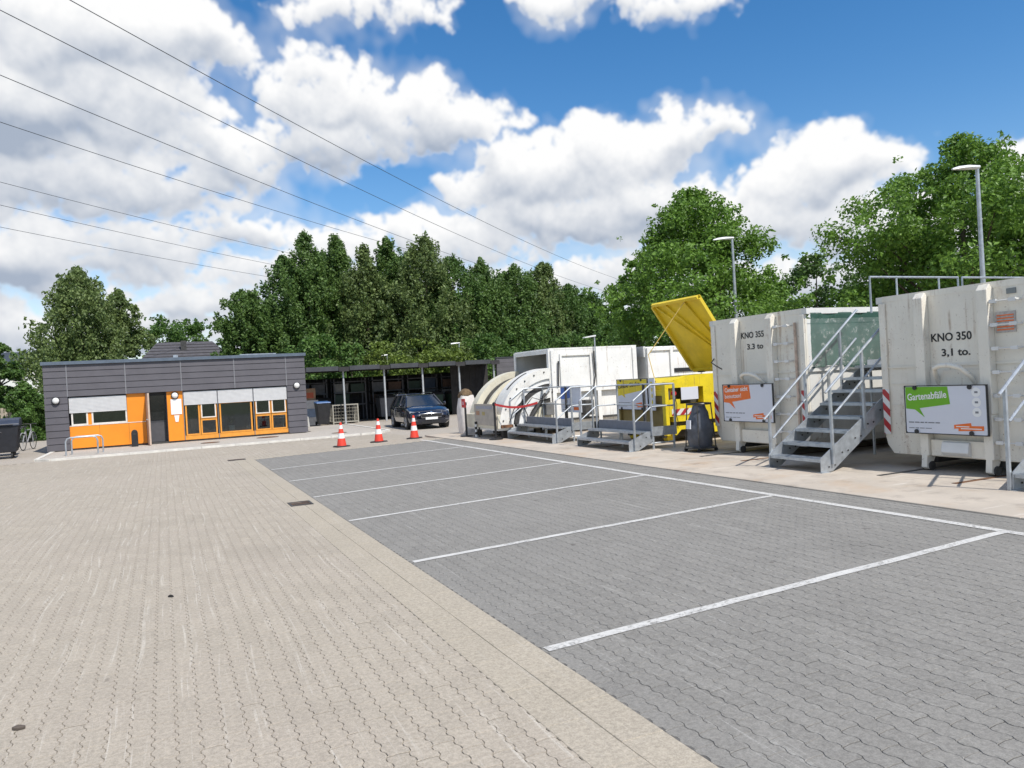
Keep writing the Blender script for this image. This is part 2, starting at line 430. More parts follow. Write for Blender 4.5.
# ------------------------------------------------------------ the ground
X_GUT, X_LINE, X_PAD = 2.13, 6.9, 7.5
def gz(x, y=0.0):
    """finished level: the bays rise to the right of the gutter; the far end falls back to the yard's level"""
    z = 0.0 if x < X_GUT else .0225 * (min(x, X_PAD) - X_GUT)
    f = 1.0 if y < 21.5 else max(0.0, 1 - (y - 21.5) / 7.0)
    return z * f
def sheet(name, xs, ys, dz, m, kind='structure', parent=None, hole=None):
    v = [(x, y, gz(x, y) + dz) for y in ys for x in xs]; n = len(xs)
    f = [(j * n + i, j * n + i + 1, (j + 1) * n + i + 1, (j + 1) * n + i) for j in range(len(ys) - 1) for i in range(n - 1)
         if not (hole and hole((xs[i] + xs[i + 1]) / 2, (ys[j] + ys[j + 1]) / 2))]
    mb = MB(); mb.v = v; mb.f = f
    o = mb.build(name, m, parent, local=True)
    if kind and parent is None: o['kind'] = kind
    return o
EARTH = mat('earth_and_grass', (.11, .125, .05), .9, 0, .4, .8, .3, 20)
BED = mat('sand_joint_bed', (.25, .215, .17), .95, 0, .55, 2.2, .3, 80)
BEDD = mat('dark_joint_bed', (.13, .125, .118), .95, 0, .55, 2.2, .3, 80)
big = MB().poly([(-1500, -600, -.09), (1500, -600, -.09), (1500, 1500, -.09), (-1500, 1500, -.09)]).build('ground', EARTH); big['kind'] = 'structure'

BEIGE = paver_mat('beige_concrete_pavers', (.366, .323, .265), .13,
                  [(5, 26, .585), (-3, 38, .59), (24, 30, .60)], (.62, .585, .52), (.405, .35, .30))
DARK = paver_mat('dark_grey_pavers', (.222, .213, .196), .16,
                 [(-48, 30, .60), (20, 26, .61), (62, 22, .62)], (.42, .41, .385), (.258, .248, .23))
FAR = paver_mat('pale_paving', (.38, .34, .29), .05, [(70, 20, .60), (10, 22, .60)], (.56, .53, .49), (.39, .35, .31))

yard = sheet('paved_yard', [-13, -6, 0, X_GUT, 4, 6, X_PAD, 12, 30], [-4, 21.5, 22.8, 24.2, 25.6, 27, 28.5, 48], -.0062, BED)
parking = sheet('parking_area', [X_GUT, 4, 6, X_PAD], [-4, 21.9], -.0035, BEDD)
sheet('yard_paving', [X_PAD, 12, 20, 30], [23.55, 24.2, 25.6, 27, 28.5, 38, 48], -.002, FAR, parent=yard)
sheet('yard_paving', [-3.7, X_GUT, 4, 6, X_PAD], [27.95, 28.6, 38], -.002, FAR, parent=yard)
sheet('yard_paving', [-13, -3.7], [28.05, 48], -.002, FAR, parent=yard)
sheet('yard_paving', [-13, 1.66 - 85 * .1125 + .01], [-4, 28.05], -.002, FAR, parent=yard)
# interlocking pavers with wavy sides, laid in running bond
PL, PW, AMP, GAP = .225, .1125, .0080, .0014
def paver_template():
    P = PL / 2
    f = [(0.125, 1), (0.375, 1), (0.625, -1), (0.875, -1)]
    left = [(AMP * s, (t + k) * P) for k in (0, 1) for t, s in f]
    pts = [(0, 0)] + left + [(0, PL)] + [(PW * .5, PL + .006)] + [(PW, PL)] + [(PW + x, y) for x, y in reversed(left)] + [(PW, 0)] + [(PW * .5, .006)]
    pts = np.array(pts)[::-1]                                   # counter-clockwise from above
    c = np.array([PW / 2, PL / 2]); q = pts - c
    end = np.isclose(pts[:, 1], 0, atol=.007) | np.isclose(pts[:, 1], PL, atol=.007)
    def inset(g):
        r = q.copy(); mid = np.isclose(pts[:, 0], PW * .5)
        r[:, 0] -= np.where(mid, 0, np.sign(q[:, 0]) * g); r[:, 1] -= np.where(end, np.sign(q[:, 1]) * (g + .0010), 0); return r
    rim, top = inset(GAP), inset(GAP + .0020)
    n = len(pts)
    v = np.zeros((2 * n, 3)); v[:n, :2] = top; v[n:, :2] = rim; v[n:, 2] = -.0034
    faces = [list(range(n))] + [[(j + 1) % n, j, n + j, n + (j + 1) % n] for j in range(n)]
    return v, faces
PV, PF = paver_template()
PFL = np.concatenate([np.array(f) for f in PF]); PFC = np.array([len(f) for f in PF])
def lay_pavers(x0, x1, y0, y1, m, parent, shown, extra=()):
    cells = []
    for (a0, a1, b0, b1) in [(x0, x1, y0, y1)] + list(extra):
        for i in range(int(round((a1 - a0) / PW))):
            for j in range(int((b1 - b0) / PL) + 1):
                cells.append((a0 + (i + .5) * PW, b0 + (j + (.5 if i % 2 else 0)) * PL))
    c = np.array(cells)
    z = np.array([gz(a, b) for a, b in c]) + rng.normal(0, .0006, len(c))
    tilt = rng.normal(0, .0022, (len(c), 2))
    # the 300 that show largest become objects of their own
    Rm = np.array(ROT)
    rel = np.stack([c[:, 0], c[:, 1], z - CAM_H], 1) @ Rm
    u = 512 + F_PX * rel[:, 0] / -rel[:, 2]; v = 384 - F_PX * rel[:, 1] / -rel[:, 2]
    seen = (rel[:, 2] < -.5) & (u > -10) & (u < 1034) & (v > 0) & (v < 775)
    order = np.argsort(np.where(seen, -rel[:, 2], 1e9))
    near = set(order[:shown].tolist())
    me = None
    for k in sorted(near):
        if me is None:
            o = np_mesh('paver', PV, PFC, PFL, m, parent); me = o.data
        else:
            o = bpy.data.objects.new('paver', me); COL.objects.link(o); o.parent = parent
        o.location = (c[k, 0], c[k, 1], z[k]); 
        sl_ = .0225 if c[k, 0] > X_GUT else 0
        o.rotation_euler = (tilt[k, 1], tilt[k, 0] - sl_, 0)
    rest = np.array([k for k in range(len(c)) if k not in near])
    n = len(PV)
    V = PV[None] + np.stack([c[rest, 0], c[rest, 1], z[rest]], 1)[:, None]
    slope = np.where((c[rest, 0] > X_GUT) & (c[rest, 1] < 21.5), .0225, 0)
    V[:, :, 2] += PV[None, :, 0] * (slope - tilt[rest, 0])[:, None] + PV[None, :, 1] * tilt[rest, 1][:, None]
    L = (PFL[None] + (np.arange(len(rest)) * n)[:, None]).ravel()
    o = np_mesh('pavers', V.reshape(-1, 3), np.tile(PFC, len(rest)), L, m, parent); o['kind'] = 'stuff'
lay_pavers(1.66 - 85 * PW, 1.66, -1.0, 27.9, BEIGE, yard, 300, [(1.66, 1.66 + 52 * PW, 22.05, 27.9)])
lay_pavers(X_GUT + .01, X_GUT + .01 + 48 * PW, -1.0, 21.7, DARK, parking, 300)
# drainage channel: two rows of concrete slabs between the two pavings, and a row across the far end
gut = thing('drainage_channel', 'channel of pale concrete slabs between beige and dark paving', 'drain channel'); gut['kind'] = 'structure'; del gut['category']
SLAB = paver_mat('channel_slabs', (.378, .334, .268), .08, [(0, 20, .60)], (.50, .47, .42), (.37, .33, .285))
def slab(name, x0, x1, y0, y1, parent, h=.003):
    r = .004
    z = lambda x, y: gz(x, y)
    top = [(x0 + r, y0 + r), (x1 - r, y0 + r), (x1 - r, y1 - r), (x0 + r, y1 - r)]; rim = [(x0 + .001, y0 + .001), (x1 - .001, y0 + .001), (x1 - .001, y1 - .001), (x0 + .001, y1 - .001)]
    dz = h + rng.normal(0, .0008)
    return MB().loft([[(x, y, z(x, y) - .012) for x, y in rim], [(x, y, z(x, y) + dz - .004) for x, y in rim], [(x, y, z(x, y) + dz) for x, y in top]]).build(name, SLAB, parent, local=True)
for row, (a, b, st) in enumerate(((1.655, 1.895, .5), (1.895, X_GUT + .004, .5))):
    y = -1.0 + .17 * row
    while y < 21.9:
        slab('channel_slab', a, b, y, y + st, gut); y += st
x = X_GUT + .004
while x < X_PAD - .1:
    slab('channel_slab', x, min(x + .5, X_PAD), 21.72, 22.02, gut); x += .5
# white paint on the bays, laid over the pavers
def paint_fn():
    m = bpy.data.materials.new('worn_white_paint'); m.use_nodes = True
    w = NT(m.node_tree); nt = m.node_tree; b = nt.nodes['Principled BSDF']; out = nt.nodes['Material Output']
    pos = w.n('ShaderNodeNewGeometry').outputs['Position']
    w.put(b.inputs['Base Color'], w.mix(w.noise(pos, 8, 4), (.46, .45, .43), (.66, .65, .62))); b.inputs['Roughness'].default_value = .7
    tr = w.n('ShaderNodeBsdfTransparent'); ms = w.n('ShaderNodeMixShader')
    hole = w.m('MULTIPLY', w.ramp(w.noise(pos, 30, 5, .75), .45, .66), w.ramp(w.noise(pos, 2.2, 4, .6), .33, .75))
    w.put(ms.inputs[0], hole)
    nt.links.new(b.outputs[0], ms.inputs[1]); nt.links.new(tr.outputs[0], ms.inputs[2]); nt.links.new(ms.outputs[0], out.inputs[0])
    return m
PAINT = paint_fn()
SK = .030
def stripe(p0, p1, wd):
    d = (Vector(p1) - Vector(p0)); d.normalize(); a = Vector((-d.y, d.x)) * wd / 2
    n = 24; mb = MB(); ring = []
    for k in range(n + 1):
        p = Vector(p0).lerp(Vector(p1), k / n)
        j = Vector((random.uniform(-.006, .006), random.uniform(-.006, .006)))
        ring.append([p + a + j, p - a + j])
    for k in range(n):
        q = [ring[k][0], ring[k][1], ring[k + 1][1], ring[k + 1][0]]
        mb.poly([(c.x, c.y, gz(c.x, c.y) + .0045) for c in q])
    mb.build('bay_marking', PAINT, parking, local=True)
for yy in (4.49, 7.42, 10.27, 12.97, 15.65, 18.38):
    stripe((X_GUT + .03, yy), (X_LINE, yy + SK * 4.8), .088)
stripe((X_LINE + .05, 1.0), (X_LINE + .05, 22.3), .10)

# concrete apron under the containers
def pad_fn(w, pos, c):
    c = w.mix(w.m('MULTIPLY', w.ramp(w.noise(pos, .9, 5, .65), .50, .70), .5), c, (.42, .29, .18))
    c = w.mix(w.m('MULTIPLY', w.ramp(w.noise(pos, 2.5, 6, .7), .5, .7), .45), c, (.20, .17, .145))
    return w.mix(w.m('MULTIPLY', w.ramp(w.noise(w.vm('MULTIPLY', pos, (.4, 3, 1)), 3, 4, .6), .6, .72), .4), c, (.70, .66, .60))
PADM = mat('concrete_apron', (.455, .40, .335), .85, 0, .08, 1.2, .2, 90, fn=pad_fn)
pad = sheet('concrete_apron', [X_PAD - .005, 30], [-4, 21.5, 24.2], -.004, BED)
y = -4.0
while y < 23.5:
    y1 = min(y + 2.95, 23.6)
    for (xa, xb) in ((X_PAD, 9.05), (9.05, 14), (14, 20)):
        r = .006
        MB().loft([[(px_, py_, gz(9) - .02) for px_, py_ in ((xa, y), (xb, y), (xb, y1), (xa, y1))],
                   [(px_, py_, gz(9) + .012) for px_, py_ in ((xa + .002, y + .002), (xb - .002, y + .002), (xb - .002, y1 - .002), (xa + .002, y1 - .002))],
                   [(px_, py_, gz(9) + .018) for px_, py_ in ((xa + r, y + r), (xb - r, y + r), (xb - r, y1 - r), (xa + r, y1 - r))]]).build('concrete_slab', PADM, pad, local=True)
    y = y1
PZ = gz(9) + .018
# steel guide rails in the apron, where the container rollers run
for yc in (7.15, 11.05, 15.5, 20.7, 3.3):
    for s in (-.56, .56):
        MB().box(8.95, 15.5, yc + s - .035, yc + s + .035, PZ - .01, PZ + .006).build('guide_rail', RUST if s < 0 else DARKST, pad, local=True)
# forecourt of the office, with a pale kerb that turns back at its right end
FORE = paver_mat('forecourt_slabs', (.42, .385, .34), .04, [(80, 9, .6)], (.6, .57, .53), (.45, .41, .37))
outline = [(-3.75, 33), (-3.75, 28.6), (-3.3, 28.15), (6.6, 28.6), (7.5, 28.9), (7.95, 29.6), (7.95, 37.6), (5.6, 37.6), (5.6, 33)]
fore = MB().prism(outline, 2, -.02, .045).build('forecourt', FORE); fore['kind'] = 'structure'
KERB = mat('pale_kerb_stone', (.62, .60, .55), .8, 0, .12, 5, .2, 60, dirt=.3)
kerb = thing('kerb', 'pale kerb stones along the edge of the office forecourt', 'kerb'); kerb['kind'] = 'structure'; del kerb['category']
for k in range(len(outline) - 3):
    if k > 5: break
    p, q = Vector(outline[k]), Vector(outline[k + 1]); L = (q - p).length; n = max(1, int(L))
    for i in range(n):
        a, b = p.lerp(q, (i + .006) / n), p.lerp(q, (i + 1 - .006) / n)
        dzk = random.uniform(0, .003); MB().obox((a.x, a.y, .02 + dzk), (b.x, b.y, .02 + dzk), .14, .09).build('kerb_stone', KERB, kerb, local=True)
# ------------------------------------------------------------ roll-off containers
def arc(c, r, a0, a1, n, plane='xz', k=0.0):
    out = []
    for i in range(n + 1):
        a = R_(a0 + (a1 - a0) * i / n); p, q = c[0] + r * math.cos(a), c[1] + r * math.sin(a)
        out.append({'xz': (p, k, q), 'yz': (k, p, q), 'xy': (p, q, k)}[plane])
    return out
INNER = mat('container_inside', (.20, .19, .17), .8, 0, .2, 3, 0, 25, dirt=.6)
NET = None
def net_mat():
    m = bpy.data.materials.new('green_shade_net'); m.use_nodes = True
    w = NT(m.node_tree); nt = m.node_tree; b = nt.nodes['Principled BSDF']; out = nt.nodes['Material Output']
    pos = w.n('ShaderNodeNewGeometry').outputs['Position']
    w.put(b.inputs['Base Color'], w.mix(w.noise(pos, 3.5, 5), (.010, .048, .035), (.05, .135, .10))); b.inputs['Roughness'].default_value = .7
    t = w.n('ShaderNodeBsdfTransparent'); ms = w.n('ShaderNodeMixShader')
    w.put(ms.inputs[0], w.m('ADD', .10, w.m('MULTIPLY', w.ramp(w.noise(pos, 5, 6, .75), .5, .7), .4)))
    nt.links.new(b.outputs[0], ms.inputs[1]); nt.links.new(t.outputs[0], ms.inputs[2]); nt.links.new(ms.outputs[0], out.inputs[0])
    return m
def container(name, label, y0, y1, zt, lines, txt, xf=9.9, length=6.0, net=False, rungs=True):
    yc = (y0 + y1) / 2; z0 = .33; x1 = xf + length
    t = thing(name, label, 'container', (xf, yc, PZ))
    th = .05
    ch = .13
    prof = [(y0 + ch, z0), (y1 - ch, z0), (y1 - .03, z0 + ch), (y1, z0 + ch + .12), (y1, zt), (y0, zt), (y0, z0 + ch + .12), (y0 + .03, z0 + ch)]
    MB().prism(prof, 0, xf, xf + th).build('front_panel', CONT, t, bevel=.012)
    MB().prism(prof, 0, x1 - th, x1).build('rear_panel', CONT, t)
    MB().box(xf + th, x1 - th, y0 + ch, y1 - ch, z0, z0 + .05).build('floor', INNER, t)
    sz = 1.62 if net else zt - .003
    for (yy, s, top) in ((y0, 1, sz), (y1, -1, zt - .003)):
        MB().prism([(yy + s * ch, z0 + .003), (yy + s * .033, z0 + ch), (yy + s * .003, z0 + ch + .12), (yy + s * .003, top), (yy + s * th, top),
                    (yy + s * th, z0 + ch + .14), (yy + s * (ch + .03), z0 + .05)], 0, xf + th, x1 - th).build('side_wall', CONTW, t)
        k = xf + .45
        while k < x1 - .2:
            MB().box(k, k + .09, yy - s * .055, yy + s * .002, z0 + .3, (sz if top == sz else zt) - .02).build('side_rib', CONTW, t); k += .72
        MB().box(xf - .004, x1, min(yy - s * .05, yy + s * .06), max(yy - s * .05, yy + s * .06), zt - .085, zt + .012).build('top_rail', CONTW, t)
        if top == sz and net:
            MB().box(xf + .02, x1, yy - .03, yy + .05, sz - .02, sz + .06).build('middle_rail', CONTW, t)
    MB().box(xf - .006, xf + .07, y0 + .06, y1 - .06, zt - .07, zt + .014).build('top_rail', CONT, t)
    # two uprights of the hook frame, standing proud, with feet and rollers
    for s in (-.47, .47):
        yy = yc + s
        u = MB(); w_ = .075
        u.prism([(xf - .13, .95), (xf + .001, .95), (xf + .001, zt - .07), (xf - .06, zt - .01), (xf - .13, zt - .09)], 1, yy - w_, yy + w_)
        u.prism([(xf - .13, .35), (xf + .001, .35), (xf + .001, .949), (xf - .13, .949)], 1, yy - w_ + .01, yy + w_ - .01)
        up = u.build('frame_upright', CONT, t, bevel=.01)
        MB().prism([(xf - .15, PZ + .05), (xf - .10, PZ + .02), (xf - .02, PZ + .10), (xf + .06, .36), (xf - .13, .36)], 1, yy - .042, yy + .042).build('foot', CONT, up)
        MB().tube([(xf - .05, yy - .06, PZ + .066), (xf - .05, yy + .06, PZ + .066)], .065, 14).build('roller', DARKST, up)
        MB().box(xf + .06, x1, yy - .06, yy + .06, PZ + .10, z0 - .002).build('skid', DARKST, t)
    MB().box(xf - .085, xf - .002, yc - .40, yc + .40, z0 + .02, z0 + .25).build('cross_member', CONT, t, bevel=.01)
    MB().box(xf - .06, xf - .002, yc - .39, yc + .39, z0 + .42, z0 + .47).build('cross_member', CONT, t)
    for zz in (1.05, 1.36): MB().box(xf - .012, xf - .001, y0 + .13, y1 - .13, zz, zz + .012).build('weld_seam', CONT, t)
    MB().box(xf - .02, xf - .001, y0 + .01, y1 - .01, 1.60, 1.625).build('weld_seam', CONT, t)
    # hook bar
    mid = 1.53
    MB().tube([(xf - .01, yc + .27, mid - .18), (xf - .1, yc + .26, mid - .04), (xf - .2, yc + .2, mid + .05), (xf - .24, yc + .08, mid + .085), (xf - .24, yc - .06, mid + .085),
               (xf - .2, yc - .18, mid + .04), (xf - .1, yc - .25, mid - .07), (xf - .01, yc - .27, mid - .2)], .032, 10).build('hook_bar', CONT, t)
    MB().prism([(yc - .392, mid - .27), (yc + .392, mid - .27), (yc + .392, mid + .02), (yc - .392, mid + .0)], 0, xf - .035, xf - .002).build('hook_plate', CONT, t)
    # corner posts
    for yy in (y0 + .06, y1 - .06):
        MB().box(xf - .03, xf - .002, yy - .055, yy + .055, .62, zt - .09).build('corner_post', CONT, t, bevel=.008)
    if rungs:
        for k in range(7):
            z = .58 + k * .305; a, b = y0 + .30, y0 + .66
            r = MB().tube([(xf - .01, a, z), (xf - .10, a, z), (xf - .10, b, z), (xf - .01, b, z)], .013, 6).build('rung', CONTW, t)
            MB().box(xf - .112, xf - .088, a + .01, a + .10, z - .022, z + .024).build('grip', WHITE, r)
            MB().box(xf - .112, xf - .088, b - .10, b - .01, z - .022, z + .024).build('grip', WHITE, r)
    for yy in (y1 - .125, y0 + .012):
        MB().box(xf - .036, xf - .031, yy, yy + .115, .62, 1.29).build('warning_marker', STRIPE, t)
    s, zz = txt
    yl = yc + .37
    text(lines[0], s, BLACKP, (xf - .004, yl, zz), FACE_NX, t, bold=.003, width=.60)
    text(lines[1], s * .9, BLACKP, (xf - .004, yl - .15, zz - s * 1.35), FACE_NX, t, bold=.003, width=.42)
    return t

c350 = container('waste_container', 'off-white steel container numbered KNO 350 behind the green garden waste sign', 5.94, 8.36, 2.66, ('KNO 350', '3,1 to.'), (.155, 1.95))
c355 = container('waste_container', 'off-white steel container numbered KNO 355 with green net on its side', 9.85, 12.28, 2.66, ('KNO 355', '3.3 to'), (.155, 2.27), net=True)
# painted plates and tank on container 350
MB().box(9.885, 9.898, 6.32, 6.58, 2.00, 2.27).build('type_plate', mat('plate_grey', (.45, .42, .40), .5, 0, .2, 30), c350)
for k in range(6): MB().box(9.882, 9.8855, 6.34, 6.56, 2.03 + k * .037, 2.045 + k * .037).build('plate_line', ORANGEP, c350)
MB().box(9.885, 9.898, 6.30, 6.42, 2.49, 2.56).build('small_plate', mat('plate_dark', (.2, .22, .22), .5), c350)
MB().prism([(9.74, .42), (9.79, .37), (9.89, .37), (9.89, .56), (9.77, .56)], 1, 6.95, 7.35).build('valve_box', WHITE, c350, bevel=.01)
# guard rail on the top edge of container 350
gr = MB()
gr.tube([(9.78, 8.40, 2.45), (9.78, 8.40, 2.99), (11.75, 8.40, 2.99), (11.75, 8.40, 2.45)], .017, 8)
gr.tube([(10.35, 8.40, 2.45), (10.35, 8.40, 2.98)], .015, 6); gr.tube([(11.3, 8.40, 2.45), (11.3, 8.40, 2.98)], .015, 6)
gr.tube([(11.85, 8.40, 2.45), (11.85, 8.40, 2.99), (14.9, 8.40, 2.99), (14.9, 8.40, 2.45)], .017, 8)
gr.build('guard_rail', GALV, c350)
# vertical rusty drain pipe and latch on container 355
MB().tube([(9.865, 10.05, .55), (9.865, 10.05, 2.45)], .022, 8).build('locking_rod', mat('rust_stained_rod', (.55, .42, .33), .6, 0, .3, 8, dirt=.9, streak=True), c355)
MB().tube([(9.86, 12.20, 1.93), (9.76, 12.16, 1.86), (9.74, 12.02, 1.80), (9.86, 11.98, 1.72)], .012, 6).build('latch_handle', DARKST, c355)
# green net hung over the open side, with folds
NETM = net_mat()
nv = []; NX, NZ = 70, 16
for i in range(NX + 1):
    for j in range(NZ + 1):
        x = 9.97 + 5.7 * i / NX; z = 1.66 + .93 * j / NZ
        yv = 9.80 - .02 * math.sin(x * 9 + z * 2) - .015 * math.sin(x * 23 + 3 * z) * (1 - j / NZ) + random.uniform(-.004, .004)
        if j == 0: z += .03 * math.sin(x * 5) + random.uniform(-.01, .01)
        nv.append((x, yv, z))
nb = MB(); nb.v = nv; nb.f = [(i * (NZ + 1) + j, (i + 1) * (NZ + 1) + j, (i + 1) * (NZ + 1) + j + 1, i * (NZ + 1) + j + 1) for i in range(NX) for j in range(NZ)]
nb.smooth = True
tag(nb.build('green_net', NETM), 'green shade net hanging over the open side of container KNO 355', 'net')

# ------------------------------------------------------------ sign boards
def sign(label, x, yl, zt, w, h, colr, word, wordsize=None, extra=None, icons=False, wordcol=WHITEP, two=None, band=False):
    """white board on four black clips; yl = its left end (larger y), facing -X"""
    yr, zb = yl - w, zt - h
    t = thing('sign_board', label, 'sign', (x, (yl + yr) / 2, zb))
    p = MB().prism([(yl - .03, zb), (yl, zb + .03), (yl, zt - .03), (yl - .03, zt), (yr + .03, zt), (yr, zt - .03), (yr, zb + .03), (yr + .03, zb)], 0, x, x + .022).build('board', SIGNW, t)
    fr = MB()
    for a in ((yl - .006, yl + .006, zb - .006, zt + .006), (yr - .006, yr + .006, zb - .006, zt + .006)): fr.box(x - .006, x + .026, a[0], a[1], a[2], a[3])
    fr.box(x - .0055, x + .0255, yr + .006, yl - .006, zt - .006, zt + .006); fr.box(x - .0055, x + .0255, yr + .006, yl - .006, zb - .006, zb + .006)
    fr.build('frame', BLACK, t)
    for yy in (yl - .17 * w / 1.2, yr + .22 * w / 1.2):
        for zz in (zt - .025, zb + .025):
            c = MB().prism([(yy + .032 * math.cos(k * math.pi / 6), zz + .032 * math.sin(k * math.pi / 6)) for k in range(12)], 0, x - .018, x - .007).build('clip', BLACK, t)
            MB().box(x + .026, x + .125, yy - .02, yy + .02, zz - .02, zz + .02).build('bracket', BLACK, c)
    xs = x - .0025
    k = w / 1.25
    # speech bubble
    def Q(a, b): return (yl - a * w, zt - b * h)
    bub = [Q(.012, .02), Q(.55, .02), Q(.575, .38), Q(.19, .47), Q(.25, .66), Q(.13, .50), Q(.012, .48)]
    if band: bub = [Q(.012, .02), Q(.985, .02), Q(.985, .34), Q(.25, .50), Q(.28, .62), Q(.16, .52), Q(.012, .55)]
    MB().prism(bub, 0, xs, x - .0005).build('bubble_print', colr, t)
    if two:
        text('Container', .105 * k, wordcol, (xs - .002, yl - .045 * w, zt - .21 * h), FACE_NX, t, width=.30 * w, rot=R_(3), bold=.002)
        text('nicht', .105 * k, wordcol, (xs - .002, yl - .375 * w, zt - .18 * h), FACE_NX, t, width=.15 * w, rot=R_(3), bold=.002)
        text(two[1], .105 * k, wordcol, (xs - .002, yl - .045 * w, zt - .38 * h), FACE_NX, t, width=.34 * w, rot=R_(3), bold=.0005)
    elif word:
        text(word, .14 * k, wordcol, (xs - .002, yl - .04 * w, zt - .31 * h), FACE_NX, t, width=(.74 if band else .50) * w, rot=R_(4), bold=.002)
    # lines of small print
    for (a, b, c_, th) in ((.04, .44, .77, .016), (.04, .34, .89, .010)):
        s_ = a
        while s_ < b - .02:
            L_ = random.uniform(.03, .08)
            MB().box(xs, x - .0006, yl - min(b, s_ + L_) * w, yl - s_ * w, zt - c_ * h - th * .5, zt - c_ * h + th * .5).build('print_line', INK, t); s_ += L_ + .012
    lg = MB(); lg.prism([Q(.61, .80), Q(.81, .755), Q(.815, .815), Q(.955, .81), Q(.955, .90), Q(.66, .925), Q(.66, .87), Q(.61, .88)], 0, xs, x - .0007); lg.build('logo_print', ORANGEP, t)
    for (a, b, c_) in ((.635, .79, .832), (.69, .93, .872)):
        MB().box(xs - .002, xs - .0002, yl - b * w, yl - a * w, zt - c_ * h - .006, zt - c_ * h + .006).build('print_line', WHITEP, t)
    if icons:
        for q in range(3):
            yy, zz = Q(.885, .14 + q * .20)
            MB().prism([(yy + .062 * math.cos(k_ * math.pi / 12), zz + .062 * math.sin(k_ * math.pi / 12)) for k_ in range(24)], 0, xs, x - .0008).build('round_symbol', WHITEP, t)
            MB().box(xs - .002, xs - .0003, yy - .022, yy + .022, zz - .014, zz + .012).build('symbol_mark', INK, t)
    return t
sign('white sign with green speech bubble reading Gartenabfälle on container KNO 350', 9.68, 7.82, 1.34, 1.21, .665, GREENP, 'Gartenabfälle', icons=True)
sign('white sign with orange speech bubble hung on container KNO 355', 9.68, 11.77, 1.425, 1.31, .685, ORANGEP, None, two=('Container nicht', 'benutzen!'))

